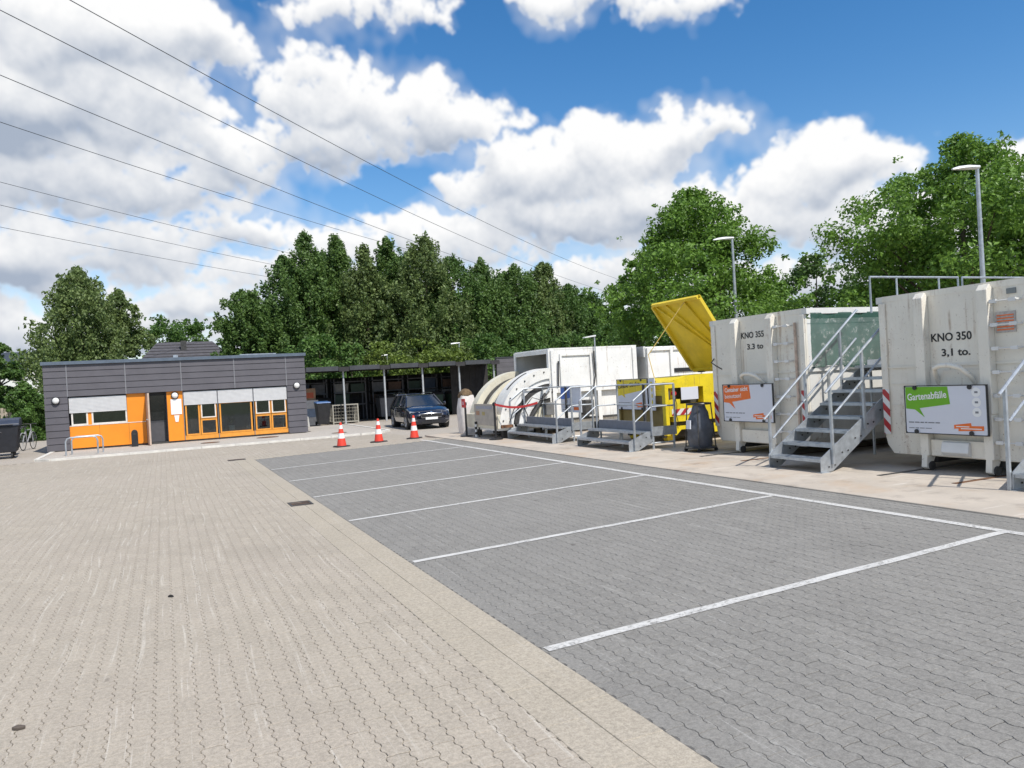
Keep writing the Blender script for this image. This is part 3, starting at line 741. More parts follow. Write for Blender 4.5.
# ------------------------------------------------------------ steel stairs
def stairs(label, x0, y0, y1, steps, rise, run, plat, railh=.93, rails=None, ext=0.0, back=True, group='galvanised access stairs', z0=None):
    z0 = PZ if z0 is None else z0
    t = thing('access_stairs', label, 'stairs', (x0, (y0 + y1) / 2, z0), group=group)
    zt = z0 + steps * rise; xt = x0 + steps * run
    for yy in (y0, y1):
        st = MB()
        st.prism([(x0 - .03, z0 + .01), (x0 + .20, z0 + .01), (xt + .02, zt - .20), (xt + .02, zt + .0), (xt - .10, zt + .0), (x0 - .03, z0 + rise + .02)], 1, yy - .006, yy + .006)
        s_ = st.build('stringer', GALV, t)
        for k in range(steps):
            xx = x0 + (k + .45) * run; zz = z0 + (k + .62) * rise
            MB().tube([(xx, yy - .016, zz - .04), (xx, yy + .016, zz - .04)], .013, 6).build('bolt', DARKST, s_)
            MB().tube([(xx + .12, yy - .016, zz - .02), (xx + .12, yy + .016, zz - .02)], .013, 6).build('bolt', DARKST, s_)
        MB().box(x0 - .06, x0 + .12, yy - .05, yy + .05, z0 - .001, z0 + .008).build('foot_plate', GALV, s_)
    for k in range(steps):
        xa = x0 + k * run; zz = z0 + (k + 1) * rise
        tr = MB().box(xa, xa + run + .015, y0 + .008, y1 - .008, zz - .028, zz - .002).build('tread', GALVD, t)
        MB().box(xa - .012, xa - .0005, y0 + .009, y1 - .009, zz - .042, zz).build('nosing', GALV, tr)
        for q in range(4): MB().box(xa + .03 + q * .06, xa + .045 + q * .06, y0 + .012, y1 - .012, zz - .0015, zz + .003).build('grating_bar', GALV, tr)
    if plat:
        p = MB().box(xt + .022, xt + plat, y0, y1, zt - .05, zt - .004).build('platform', GALVD, t)
        MB().box(xt + .022, xt + plat, y0 - .008, y0 - .0005, zt - .10, zt + .09).build('toe_board', GALV, p)
        MB().box(xt + .022, xt + plat, y1 + .0005, y1 + .008, zt - .10, zt + .09).build('toe_board', GALV, p)
        for yy in (y0 + .03, y1 - .03):
            for xx in (xt + .05, xt + plat - .05):
                MB().tube([(xx, yy, z0), (xx, yy, zt - .06)], .024, 8).build('leg', GALV, t)
        MB().tube([(xt - .45 if steps < 4 else xt + .05, y0 + .03, z0 + .13), (xt + plat - .05, y0 + .03, z0 + .13)], .018, 6).build('brace', GALV, t)
    for (yy, xa, za, xb, zb_) in (rails or ()):
        sl_ = (zb_ - za) / (xb - xa)
        MB().tube([(xa, yy, za), (xb, yy, zb_)], .020, 8).build('handrail', GALV, t)
        MB().tube([(xa + .16, yy, za + .16 * sl_ - .44), (xb - .05, yy, zb_ - .05 * sl_ - .44)], .017, 8).build('knee_rail', GALV, t)
        for f_ in (.05, .42, .80):
            xx = xa + (xb - xa) * f_
            MB().obox((xx, yy, max(z0 + .01, z0 + (xx - x0) * rise / run - .02)), (xx, yy, za + (xx - xa) * sl_), .036, .036).build('rail_post', GALV, t)
    sides = () if rails else (y0 - .03, y1 + .03)
    for yy in sides:
        r = .019
        sl_ = rise / run
        a = Vector((x0 + .10, yy, z0 + rise * .5 + railh)); b = Vector((xt + .02, yy, 0)); b.z = a.z + (b.x - a.x) * sl_
        end = xt + plat - .04 if plat else xt
        zr = zt + railh + .02
        pts = [tuple(a - Vector((ext, 0, ext * sl_)))]
        bx = a.x + (zr - a.z) / sl_
        pts += [(bx, yy, zr)]
        if plat and end > bx: pts += [(end, yy, zr)]
        MB().tube(pts, r, 8).build('handrail', GALV, t)
        lo = [(p_[0], p_[1], p_[2] - .45) for p_ in pts]; lo[0] = (a.x, yy, a.z - .45)
        MB().tube(lo, r * .85, 8).build('knee_rail', GALV, t)
        posts = [x0 + .10] + ([x0 + .10 + (bx - x0 - .1) * .53] if steps > 4 else []) + [min(bx, end)] + ([end] if plat and end > bx + .2 else [])
        for k, xx in enumerate(posts):
            ztop = min(zr, a.z + (xx - a.x) * sl_)
            zb = z0 + .02 if k == 0 else min(zt - .1, z0 + (xx - x0) * sl_ - .05)
            MB().obox((xx, yy, zb), (xx, yy, ztop), .036, .036).build('rail_post', GALV, t)
    if back and plat:
        xx = xt + plat - .04
        MB().tube([(xx, y0, zt), (xx, y0, zt + .60), (xx, y0 + .05, zt + .66), (xx, y1 - .05, zt + .66), (xx, y1, zt + .60), (xx, y1, zt)], .018, 8).build('end_rail', GALV, t)
    return t
stairs('tall galvanised staircase climbing between containers KNO 350 and KNO 355', 8.68, 8.45, 9.50, 8, .19, .275, 1.5, rails=((9.53, 8.62, .90, 10.75, 2.60), (8.42, 8.78, 1.30, 10.6, 2.70)))
stairs('galvanised staircase at the right edge beside container KNO 350', 8.95, 4.75, 5.83, 8, .19, .275, 1.5, rails=((5.86, 8.80, 1.26, 10.9, 2.85), (4.72, 8.95, 1.26, 10.9, 2.75)))
def low_stairs(label, y0, y1, x0):
    t = stairs(label, x0, y0, y1, 2, .19, .27, .62, railh=.94, back=False)
    zt = PZ + .38; xt = x0 + .54
    # dark riser box and cross members that show between the treads
    MB().box(x0 + .55, x0 + .60, y0 + .02, y1 - .02, zt - .02, zt + .19).build('riser_plate', mat('grey_riser', (.16, .17, .20), .6), t)
    MB().tube([(x0 + .5, (y0 + y1) / 2, PZ), (x0 + .5, (y0 + y1) / 2, zt)], .02, 6).build('leg', GALV, t)
    # rail along the rear edge
    xe = xt + .58
    MB().tube([(xe, y0, zt + .96), (xe, y1, zt + .96)], .019, 8).build('rear_rail', GALV, t)
    MB().tube([(xe, y0, zt + .50), (xe, y1, zt + .50)], .016, 8).build('rear_rail', GALV, t)
    MB().obox((xe, (y0 + y1) / 2, zt), (xe, (y0 + y1) / 2, zt + .96), .05, .05).build('rail_post', DARKST, t)
    return t
low_stairs('low galvanised platform stairs in front of the yellow compactor', 13.44, 15.6, 8.62)
low_stairs('low galvanised platform stairs in front of the white press', 16.74, 19.4, 8.56)

# ------------------------------------------------------------ yellow compactor with raised lid
yc_ = thing('yellow_compactor', 'yellow waste compactor with its big lid raised', 'compactor', (10.25, 15.5, PZ))
Y0, Y1, XF, XB = 14.30, 16.30, 10.25, 12.55
bodyp = [(XF, .36), (XF, 1.50), (XF + .55, 1.62), (XF + .62, 1.63), (XB, 1.66), (XB, .36)]
MB().prism([(XF, .40), (XF, 1.47), (XF + .55, 1.585), (XB, 1.63), (XB, .40)], 1, Y0 + .22, Y1).build('body', YELL, yc_)
# near side wall, made round a deep niche with the controls
sw = MB()
sw.prism([(XF, 1.36), (XF, 1.50), (XF + .55, 1.62), (XB, 1.66), (XB, 1.36)], 1, Y0, Y0 + .22)
sw.box(XF + .95, XB, Y0, Y0 + .22, .72, 1.359)
sw.box(XF + .001, XF + .95, Y0 + .001, Y0 + .22, .72, .99)
sw.box(XF + .001, XF + .30, Y0 + .001, Y0 + .22, .991, 1.10)
sw.box(XF + .10, XB, Y0 + .002, Y0 + .22, .60, .719)
sw.prism([(XF + .16, .30), (XF + .30, .42), (XF + .66, .42), (XF + .76, .30), (XB, .30), (XB, .50), (XF + .10, .50), (XF + .10, .34)], 1, Y0 + .003, Y0 + .2)
sw.build('side_wall', YELL, yc_)
MB().box(XF + .10, XB, Y0 + .10, Y0 + .218, .505, .595).build('slot', DARKST, yc_)
MB().box(XF + .31, XF + .94, Y0 + .20, Y0 + .219, .995, 1.355).build('control_niche', DARKST, yc_)
MB().box(XF + .02, XF + .07, Y0 + .05, Y0 + .20, 1.10, 1.36).build('control_box', mat('control_box_grey', (.12, .11, .10), .6), yc_)
MB().box(XF + .33, XF + .80, Y0 - .012, Y0 - .002, 1.08, 1.36).build('notice', SIGNW, yc_)
MB().box(XF + .06, XF + .62, Y0 - .008, Y0 - .002, .745, .885).build('warning_band', STRIPEX, yc_)
MB().tube([(XF + .12, Y0 - .06, 1.24), (XF + .12, Y0 + .02, 1.24)], .05, 12).build('stop_button', mat('red_plastic', (.5, .03, .03), .4), yc_)
MB().tube([(XF + .13, Y0 - .03, 1.2), (XF + .17, Y0 - .05, .98), (XF + .15, Y0 - .04, .74), (XF + .22, Y0 - .03, .5)], .009, 5).build('cable', BLACK, yc_)
for k in (0, 1): MB().box(XF - .10, XF - .001, (Y0, Y1 - .12)[k], (Y0 + .12, Y1)[k], .30, 1.49).build('corner_post', (YELL, mat('shaded_yellow_sheet', (.24, .18, .06)))[k], yc_, bevel=.01)  # far post takes the front's darkened yellow, shade put into the colour
MB().box(XF - .07, XF - .001, Y0 + .121, Y1 - .121, 1.20, 1.32).build('front_beam', YELL, yc_)
MB().box(XF - .03, XF - .001, Y0 + .121, Y1 - .121, .42, 1.19).build('front_sheet', mat('shaded_yellow_sheet', (.24, .18, .06), .6, 0, .15, 3, dirt=.6, streak=True), yc_)  # shade on the yellow front is painted in as a dark brownish colour
for yy in (Y0 + .3, Y1 - .3):
    MB().tube([(XF + .15, yy - .08, PZ + .09), (XF + .15, yy + .08, PZ + .09)], .09, 14).build('roller', YELL, yc_)
    MB().box(XF, XB, yy - .06, yy + .06, PZ + .10, .40).build('skid', DARKST, yc_)
# lid: stiffened sheet hinged along the rear edge
LB, LT = Vector((12.42, 0, 1.70)), Vector((11.22, 0, 3.42))
ld = (LT - LB); ln = Vector((ld.z, 0, -ld.x)).normalized()      # away from the compactor mouth (to the rear)
if ln.x < 0: ln = -ln
LIDM = mat('yellow_lid_underside', (.72, .54, .035), .55, 0, .10, 3, dirt=.35)
def lp(a, y, o): p = LB + ld * a + ln * o; return (p.x, y, p.z)
lid = MB().hexa([lp(0, Y0, .03), lp(0, Y1 - .1, .03), lp(1, Y1 - .1, .03), lp(1, Y0, .03), lp(0, Y0, .045), lp(0, Y1 - .1, .045), lp(1, Y1 - .1, .045), lp(1, Y0, .045)]).build('lid', LIDM, yc_)
def lbar(a0, y0, a1, y1, w_, h_, nm): MB().obox(lp(a0, y0, .029 - h_ / 2), lp(a1, y1, .029 - h_ / 2), w_, h_, up=ln).build(nm, LIDM, lid)
for (a0, y0_, a1, y1_) in ((.985, Y0 + .05, .985, Y1 - .15), (.03, Y0 + .05, .97, Y0 + .02), (.03, Y1 - .12, .97, Y1 - .12), (.02, Y0 + .05, .02, Y1 - .15)): lbar(a0, y0_, a1, y1_, .07, .07, 'lid_edge')
for (yt) in (Y1 - .25, Y0 + 1.35, Y0 + .62): lbar(.05, Y0 + .12, .95, yt, .04, .05, 'lid_rib')
for yy in (Y0 + .35, Y1 - .45): MB().tube([(LB.x - .02, yy - .12, LB.z), (LB.x - .02, yy + .12, LB.z)], .035, 10).build('hinge', DARKST, lid)
MB().tube([lp(.97, Y0 + .55, -.02), (10.45, Y0 + 1.0, 2.15), (XF + .05, Y0 + .55, 1.5)], .011, 6).build('lid_cord', mat('ochre_cord', (.55, .40, .12), .8), yc_)
sign('yellow and white sign reading Gelbe Säcke on the yellow compactor', 10.10, 16.20, 1.60, 1.30, .72, YELL, 'Gelbe Säcke', wordcol=BLACKP, band=True)
sb = thing('notice_board', 'narrow notice board with yellow symbols beside the Gelbe Säcke sign', 'sign', (10.11, 14.7, .9))
MB().box(10.10, 10.12, 14.62, 14.86, .87, 1.60).build('board', SIGNW, sb)
for k in range(4): MB().box(10.095, 10.0995, 14.70, 14.78, 1.02 + k * .14, 1.10 + k * .14).build('symbol_print', YELL, sb)
for z in (.95, 1.5): MB().box(10.121, 10.21, 14.72, 14.76, z, z + .04).build('bracket', BLACK, sb)

# ------------------------------------------------------------ grey sack in a stand beside the compactor
SX, SY = 9.60, 12.42
bs = thing('sack_stand', 'steel stand on castors holding a dark grey rubbish sack by the yellow compactor', 'sack stand', (SX, SY, PZ))
SACK = mat('grey_sack', (.075, .082, .10), .45, 0, .25, 5)
rings = []
for k in range(13):
    t_ = k / 12; z = PZ + .10 + t_ * .80
    rr = (.21 + .045 * math.sin(t_ * 3.0)) * (1 - .75 * max(0, t_ - .5)) * (1.08 - .2 * t_)
    rings.append([(SX + math.cos(a) * rr * (1 + .06 * math.sin(5 * a + k)) + .01 * math.sin(k * 2.1), SY + math.sin(a) * rr * (1 + .05 * math.cos(4 * a + k * .7)), z) for a in [2 * math.pi * j / 24 for j in range(24)]])
m_ = MB(); m_.smooth = True; m_.loft(rings).build('sack', SACK, bs)
MB().prism([(SX - .285, PZ + .45), (SX - .26, PZ + .45), (SX - .25, PZ + .62), (SX - .275, PZ + .62)], 1, SY - .06, SY + .06).build('sack_label', SIGNW, bs)
ring = [(SX + .23 * math.cos(2 * math.pi * k / 20), SY + .23 * math.sin(2 * math.pi * k / 20), PZ + .93) for k in range(21)]
MB().tube(ring, .02, 6).build('hoop', BLACK, bs)
for a in (45, 135, 225, 315):
    xx, yy = SX + .29 * math.cos(R_(a)), SY + .29 * math.sin(R_(a))
    MB().tube([(xx, yy, PZ + .07), (SX + .23 * math.cos(R_(a)), SY + .23 * math.sin(R_(a)), PZ + .93)], .012, 6).build('upright', DARKST, bs)
    MB().tube([(xx, yy - .02, PZ + .035), (xx, yy + .02, PZ + .035)], .034, 10).build('castor', RUBBER, bs)
MB().lathe([(.31, PZ + .06), (.32, PZ + .08), (.29, PZ + .10)], 20, (SX, SY, 0)).build('tray', DARKST, bs)

# ------------------------------------------------------------ white paper press with its curved hopper and container
WH = mat('press_white', (.78, .775, .75), .45, 0, .06, 2, .06, 25, dirt=.6, streak=True, dirtcol=(.36, .29, .20), dents=5.0)
pr = thing('paper_press', 'white stationary press with open hood and side frames', 'press', (11.5, 20.7, PZ))
PY0, PY1, PX0, PX1, PT = 19.50, 21.85, 10.0, 12.9, 2.52
MB().box(PX0, PX1, PY0, PY0 + .06, 1.35, PT).build('side_wall', WH, pr)
MB().box(PX0, PX1, PY1 - .06, PY1, 1.35, PT).build('side_wall', WH, pr)
MB().box(PX0 - .01, PX1, PY0 - .005, PY1 + .005, PT + .001, PT + .05).build('roof_sheet', WH, pr)
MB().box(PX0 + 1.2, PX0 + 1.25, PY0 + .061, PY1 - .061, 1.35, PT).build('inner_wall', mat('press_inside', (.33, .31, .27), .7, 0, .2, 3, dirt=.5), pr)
MB().box(PX0 + .02, PX1, PY0 + .061, PY1 - .061, 1.30, 1.36).build('inner_floor', DARKST, pr)
MB().box(PX0 + .05, PX1 + .25, PY0 + .08, PY1 - .08, .40, 1.299).build('press_chamber', WH, pr)
for yy in (PY0 + .02, PY1 - .10): MB().box(PX0 - .05, PX0 - .003, yy - .02, yy + .10, .40, PT + .02).build('hood_post', WH, pr, bevel=.008)
MB().box(PX0 - .045, PX0 - .004, PY0 + .1, PY1 - .1, PT - .10, PT + .02).build('hood_lintel', WH, pr, bevel=.008)
for (xa, xb, za, zb) in ((.02, .14, .42, 2.50), (.30, .36, 1.45, 2.40), (1.28, 1.34, 1.45, 2.40), (1.48, 1.60, .42, 2.50), (.36, 1.28, 2.34, 2.40), (2.74, 2.86, .42, 2.50), (.02, 2.86, 1.30, 1.42)):
    MB().box(PX0 + xa, PX0 + xb, PY0 - .045 + random.uniform(0, .004), PY0 - .001, za, zb).build('side_frame', WH, pr)
MB().tube([(PX0 + .20, PY0 - .05, 1.45), (PX0 + .24, PY0 - .05, 2.2)], .022, 8).build('hydraulic_pipe', DARKST, pr)
MB().tube([(PX0 + 1.30, PY0 - .06, 1.2), (PX0 + 1.42, PY0 - .06, 1.75), (PX0 + 1.40, PY0 - .06, 2.45)], .02, 8).build('hydraulic_pipe', DARKST, pr)
MB().box(PX0 + .95, PX0 + 1.25, PY0 - .2, PY0 + .07, .62, 1.05).build('motor', DARKST, pr, bevel=.02)
MB().box(PX0 + .3, PX1, PY0 - .02, PY0 + .075, .50, .56).build('lower_beam', DARKST, pr)
for xx in (PX0 + .5, PX0 + 1.7, PX0 + 2.6):
    for yy in (PY0 + .2, PY1 - .2): MB().box(xx, xx + .16, yy - .08, yy + .08, PZ, .40).build('foot', DARKST, pr)
# flood light on a short mast
fl = MB(); fl.tube([(11.45, PY0 - .07, 1.9), (11.45, PY0 - .07, 2.86)], .02, 8); fl.build('mast', GALV, pr)
MB().hexa([(11.10, PY0 - .14, 2.82), (11.46, PY0 - .14, 2.86), (11.46, PY0, 2.86), (11.10, PY0, 2.82), (11.10, PY0 - .14, 2.85), (11.46, PY0 - .14, 2.90), (11.46, PY0, 2.90), (11.10, PY0, 2.85)]).build('flood_light', WHITE, pr)
# curved hopper: quarter drum with two broad rims
hp = thing('curved_hopper', 'white quarter-round drum hopper with dark slots in front of the press', 'hopper', (9.2, 20.7, PZ))
HC = (9.98, .36); HR = 1.56
HOPY = mat('hopper_stained_white', (.66, .62, .50), .55, 0, .10, 2, .05, 25, dirt=.9, dirtcol=(.34, .24, .11))
def ringseg(r0, r1, a0, a1, y0, y1, nm, m, n=20):
    mb = MB(); rr = []
    for i in range(n + 1):
        a = R_(a0 + (a1 - a0) * i / n); c, s = math.cos(a), math.sin(a)
        rr.append([(HC[0] + r0 * c, y0, HC[1] + r0 * s), (HC[0] + r1 * c, y0, HC[1] + r1 * s), (HC[0] + r1 * c, y1, HC[1] + r1 * s), (HC[0] + r0 * c, y1, HC[1] + r0 * s)])
    mb.smooth = True; return mb.loft(rr).build(nm, m, hp)
ringseg(1.36, HR + .10, 91, 178, 19.45, 20.10, 'rim', mat('hopper_rim_paint', (.72, .71, .67), .5, 0, .08, 2.5, .06, 25, dirt=.8, dirtcol=(.36, .29, .2), dents=5.0))
ringseg(1.22, 1.355, 92, 177, 19.50, 19.62, 'arc_sheet', WH)
ringseg(1.20, HR + .08, 91, 178, 21.52, 21.87, 'rim', HOPY)
ringseg(HR - .22, HR - .16, 91, 178, 20.101, 21.519, 'drum_sheet', HOPY)
ringseg(HR - .158, HR - .06, 93, 176, 20.45, 20.52, 'drum_ridge', WH)
ringseg(HR - .158, HR - .06, 93, 176, 20.95, 21.02, 'drum_ridge', HOPY)
ringseg(HR - .159, HR - .12, 95, 172, 20.12, 20.40, 'slot', DARKST)
ringseg(HR - .159, HR - .12, 104, 150, 20.62, 20.74, 'slot', BLACK)
ringseg(HR - .159, HR - .10, 95, 176, 21.36, 21.50, 'slot', DARKST)
ringseg(HR + .101, HR + .112, 112, 138, 19.72, 19.80, 'slot', DARKST)
ringseg(1.08, 1.19, 92, 176, 19.50, 19.60, 'arc_slot', DARKST)
ringseg(.82, 1.07, 92, 176, 19.46, 19.60, 'arc_sheet', WH)
ringseg(.70, .81, 95, 170, 19.50, 19.60, 'arc_slot', DARKST)
ringseg(.05, .69, 92, 176, 19.48, 19.60, 'arc_sheet', HOPY)
MB().box(8.32, 9.95, 19.50, 21.85, .36, .50).build('base_frame', WH, hp)
MB().box(8.28, 8.40, 19.46, 21.87, .42, .80).build('front_apron', HOPY, hp, bevel=.01)
for xx in (8.5, 9.5):
    for yy in (19.7, 21.6): MB().box(xx, xx + .14, yy - .07, yy + .07, PZ, .36).build('foot', DARKST, hp)
MB().box(8.9, 9.3, 20.1, 21.3, PZ + .05, .36).build('gear_box', DARKST, hp)
# working parts on the near side of the hopper
MB().tube([(9.15, 19.40, .52), (9.75, 19.38, 1.30)], .05, 10).build('hydraulic_cylinder', DARKST, hp)
MB().tube([(9.45, 19.39, .91), (9.95, 19.38, 1.56)], .026, 8).build('piston_rod', GALV, hp)
MB().tube([(9.2, 19.36, .60), (9.05, 19.34, .95), (9.3, 19.33, 1.22), (9.62, 19.34, 1.12), (9.86, 19.36, 1.36)], .014, 6).build('hydraulic_hose', BLACK, hp)
MB().tube([(8.62, 19.42, .58), (8.75, 19.40, .92), (9.0, 19.38, 1.12)], .014, 6).build('hydraulic_hose', BLACK, hp)
MB().box(9.70, 9.96, 19.30, 19.44, .70, 1.05).build('valve_box', mat('valve_grey', (.18, .18, .18), .5, .3, .2), hp, bevel=.015)
MB().box(8.36, 8.70, 19.40, 19.449, .44, .52).build('reflector_strip', RUST, hp)
for k in range(7): 
    a = R_(98 + k * 12); MB().tube([(HC[0] + 1.56 * math.cos(a), 19.43, HC[1] + 1.56 * math.sin(a)), (HC[0] + 1.56 * math.cos(a), 19.449, HC[1] + 1.56 * math.sin(a))], .022, 8).build('rim_bolt', DARKST, hp)
# second white container coupled to the press
cw = thing('press_container', 'long white container coupled behind the white press', 'container', (14.8, 20.6, PZ))
MB().prism([(13.2, .40), (17.8, .40), (17.8, 2.50), (13.2, 2.50)], 1, 19.46, 21.85).build('body', WH, cw, bevel=.02)
for xx in (13.22, 14.05, 15.2, 16.4, 17.5): MB().box(xx, xx + .10, 19.40, 19.458, .5, 2.46).build('side_rib', WH, cw)
MB().box(13.3, 17.8, 19.41, 19.459, 2.38, 2.47).build('top_rail', WH, cw)
MB().box(14.2, 17.4, 19.43, 19.459, 1.70, 1.82).build('slot', BLACK, cw)
MB().box(13.16, 13.21, 19.5, 21.8, 2.2, 2.52).build('front_rail', WH, cw)
for yy in (19.9, 21.4): MB().box(13.3, 17.7, yy - .06, yy + .06, PZ, .40).build('skid', DARKST, cw)
# blue sign and grey sign on the stair rail of the press
BLUEP = mat('sign_print_blue', (.05, .16, .55), .4, 0, .05)
s3 = thing('sign_board', 'white sign with blue speech bubble in front of the white press', 'sign', (9.78, 18.0, .75))
MB().box(9.78, 9.80, 17.45, 18.55, .80, 1.50).build('board', SIGNW, s3)
MB().prism([(18.54, 1.49), (17.95, 1.49), (17.92, 1.20), (18.2, 1.16), (18.15, 1.08), (18.3, 1.15), (18.54, 1.15)], 0, 9.776, 9.7795).build('bubble_print', BLUEP, s3)
for k in range(3): MB().box(9.776, 9.7795, 18.0, 18.45 - .1 * k, .86 + k * .06, .875 + k * .06).build('print_line', INK, s3)
MB().box(9.776, 9.7795, 17.5, 17.85, .86, .94).build('logo_print', ORANGEP, s3)
for y_ in (17.6, 18.4): MB().tube([(9.815, y_, PZ), (9.815, y_, 1.45)], .016, 6).build('post', BLACK, s3)

# ------------------------------------------------------------ barrier posts, tape and board by the hopper
def stanchion(label, x, y):
    t = thing('barrier_post', label, 'barrier post', (x, y, PZ), group='black barrier posts')
    MB().lathe([(.19, 0), (.19, .02), (.15, .035), (.04, .05)], 20).build('base', BLACK, t, local=True)
    MB().tube([(0, 0, .04), (0, 0, .92)], .032, 12).build('pole', BLACK, t, local=True)
    MB().lathe([(.045, .92), (.05, .95), (.05, 1.0), (.03, 1.02)], 14).build('tape_head', BLACK, t, local=True)
    return t
RED = mat('red_tape', (.55, .04, .04), .6, 0, .1)
stanchion('black barrier post at the near end of the beige board', 8.2, 19.45)
stp = stanchion('black barrier post with small red sign at its top', 8.13, 21.5)
MB().box(-.06, -.045, -.14, .14, .86, 1.12).build('red_sign', RED, stp, local=True)
MB().box(-.064, -.0605, -.06, .06, .94, 1.04).build('sign_print', mat('pink_print', (.7, .35, .4), .5), stp, local=True)
tp = MB(); N_ = 20
for k in range(N_):
    a, b = k / N_, (k + 1) / N_
    f = lambda t_: (8.2 + .85 * t_, 19.40 - .9 * t_, PZ + .96 - .10 * math.sin(math.pi * t_))
    p, q = f(a), f(b)
    tp.hexa([(p[0], p[1], p[2] - .03), (q[0], q[1], q[2] - .03), (q[0], q[1] + .003, q[2] - .03), (p[0], p[1] + .003, p[2] - .03), (p[0], p[1], p[2] + .03), (q[0], q[1], q[2] + .03), (q[0], q[1] + .003, q[2] + .03), (p[0], p[1] + .003, p[2] + .03)])
tag(tp.build('barrier_tape', RED), 'red barrier tape stretched from post to the stair rail', 'tape')
bd = thing('barrier_board', 'beige weathered board with faded print between the barrier posts', 'board', (8.26, 20.3, .6))
BDM = mat('beige_board', (.46, .41, .35), .7, 0, .12, 4, dirt=.4)
MB().box(8.255, 8.285, 19.5, 21.1, .50, 1.10).build('panel', BDM, bd)
for (a, b, c, d_, m__) in ((20.7, 20.95, .78, .90, mat('faded_orange', (.42, .25, .16), .7)), (20.3, 20.5, .78, .88, mat('faded_ochre', (.45, .36, .15), .7)), (19.75, 20.95, .96, 1.04, mat('faded_grey_print', (.36, .36, .40), .7))):
    MB().box(8.249, 8.2545, a, b, c, d_).build('faded_print', m__, bd)
for yy in (19.7, 20.9): MB().box(8.286, 8.315, yy - .02, yy + .02, PZ, 1.05).build('post', DARKST, bd)
wp = thing('striped_post', 'short black and white striped marker post under the beige board', 'marker post', (8.22, 20.95, PZ))
for k in range(6): MB().tube([(8.22, 20.95, PZ + k * .075), (8.22, 20.95, PZ + (k + 1) * .075)], .035, 10).build('band', WHITE if k % 2 == 0 else BLACK, wp)
# white bulk bag on a stand, stuffed with brown sacking
bb = thing('bulk_bag', 'white bulk bag with brown sacking on top behind the red sign', 'bag', (8.75, 23.0, gz(8.75, 23.0)))
BAGM = mat('woven_white_bag', (.66, .62, .59), .8, 0, .1, 6, .2, 30)
z0b = gz(8.75, 23)
prof_ = []
for k in range(15):
    t_ = k / 14; rr = .25 + .04 * math.sin(t_ * 3.1) - .16 * max(0, t_ - .75)
    prof_.append([(8.75 + rr * math.copysign(abs(math.cos(a)) ** .6, math.cos(a)) * (1 + .03 * math.sin(7 * a + k)), 23.0 + rr * math.copysign(abs(math.sin(a)) ** .6, math.sin(a)), z0b + .02 + t_ * 1.22) for a in [2 * math.pi * j / 24 for j in range(24)]])
m_ = MB(); m_.smooth = True; m_.loft(prof_).build('bag', BAGM, bb)
lump = MB(); lump.smooth = True
lump.loft([[(8.72 + r_ * math.cos(a) * (1 + .15 * math.sin(3 * a + h_ * 9)), 23 + r_ * math.sin(a), z0b + 1.16 + h_) for a in [2 * math.pi * j / 16 for j in range(16)]] for r_, h_ in ((.20, 0), (.23, .08), (.19, .18), (.11, .26), (.02, .29))])
lump.build('sacking', mat('brown_sacking', (.13, .085, .045), .9, 0, .4, 9, .4, 30), bb)
# ------------------------------------------------------------ office building
FY = 32.5; BX0, BX1, BZ0, BZT = -3.92, 5.37, .045, 3.28
CLAD = mat('anthracite_cladding', (.098, .093, .105), .6, 0, .08, 2, .05, 30)
CLADJ = mat('joint_strip', (.20, .20, .215), .5, 0, .1)
ORNG = mat('orange_panel', (.82, .27, .015), .5, 0, .04, 2)
ORNGF = mat('orange_timber_frame', (.72, .30, .04), .5, 0, .08, 8)
SHUT = mat('roller_shutter', (.60, .60, .60), .45, 0, .05, 6)
def pane_mat():
    m = bpy.data.materials.new('window_pane'); m.use_nodes = True
    w = NT(m.node_tree); nt = m.node_tree; out = nt.nodes['Material Output']; nt.nodes.remove(nt.nodes['Principled BSDF'])
    pos = w.n('ShaderNodeNewGeometry').outputs['Position']
    bn = w.n('ShaderNodeBump'); bn.inputs['Strength'].default_value = .06; bn.inputs['Distance'].default_value = .02; w.put(bn.inputs['Height'], w.noise(pos, 1.6, 2))
    gl = w.n('ShaderNodeBsdfGlossy'); gl.inputs['Roughness'].default_value = .02; w.put(gl.inputs['Normal'], bn.outputs[0])
    tr = w.n('ShaderNodeBsdfTransparent'); tr.inputs[0].default_value = (.62, .68, .68, 1)
    fr = w.n('ShaderNodeFresnel'); fr.inputs[0].default_value = 1.5
    ms = w.n('ShaderNodeMixShader'); w.put(ms.inputs[0], w.m('ADD', w.m('MULTIPLY', fr.outputs[0], 1.6), .04))
    nt.links.new(tr.outputs[0], ms.inputs[1]); nt.links.new(gl.outputs[0], ms.inputs[2]); nt.links.new(ms.outputs[0], out.inputs[0])
    return m
PANE = pane_mat()
ROOM = mat('room_wall', (.13, .14, .15), .8, 0, .3, 2)
GLASS = mat('dark_window_glass', (.014, .016, .018), .10, 0, .2, 3, spec=.55)
FRW = mat('pale_window_frame', (.70, .66, .60), .5)
ob = thing('office_building', 'flat-roofed office clad in anthracite boards with orange panels and shutters', 'building', (.7, FY, 0))
core = MB()
core.box(BX0 + .05, BX1 - .05, FY + .75, FY + 7, 0, BZT - .10); core.box(BX0 + .05, -3.17, FY + .22, FY + .75, 0, BZT - .1); core.box(4.62, BX1 - .05, FY + .22, FY + .75, 0, BZT - .1)
core.build('wall', CLAD, ob)
xs = [BX0, -3.17, -1.25, .68, 2.62, 4.61, BX1]
ZL = 2.02
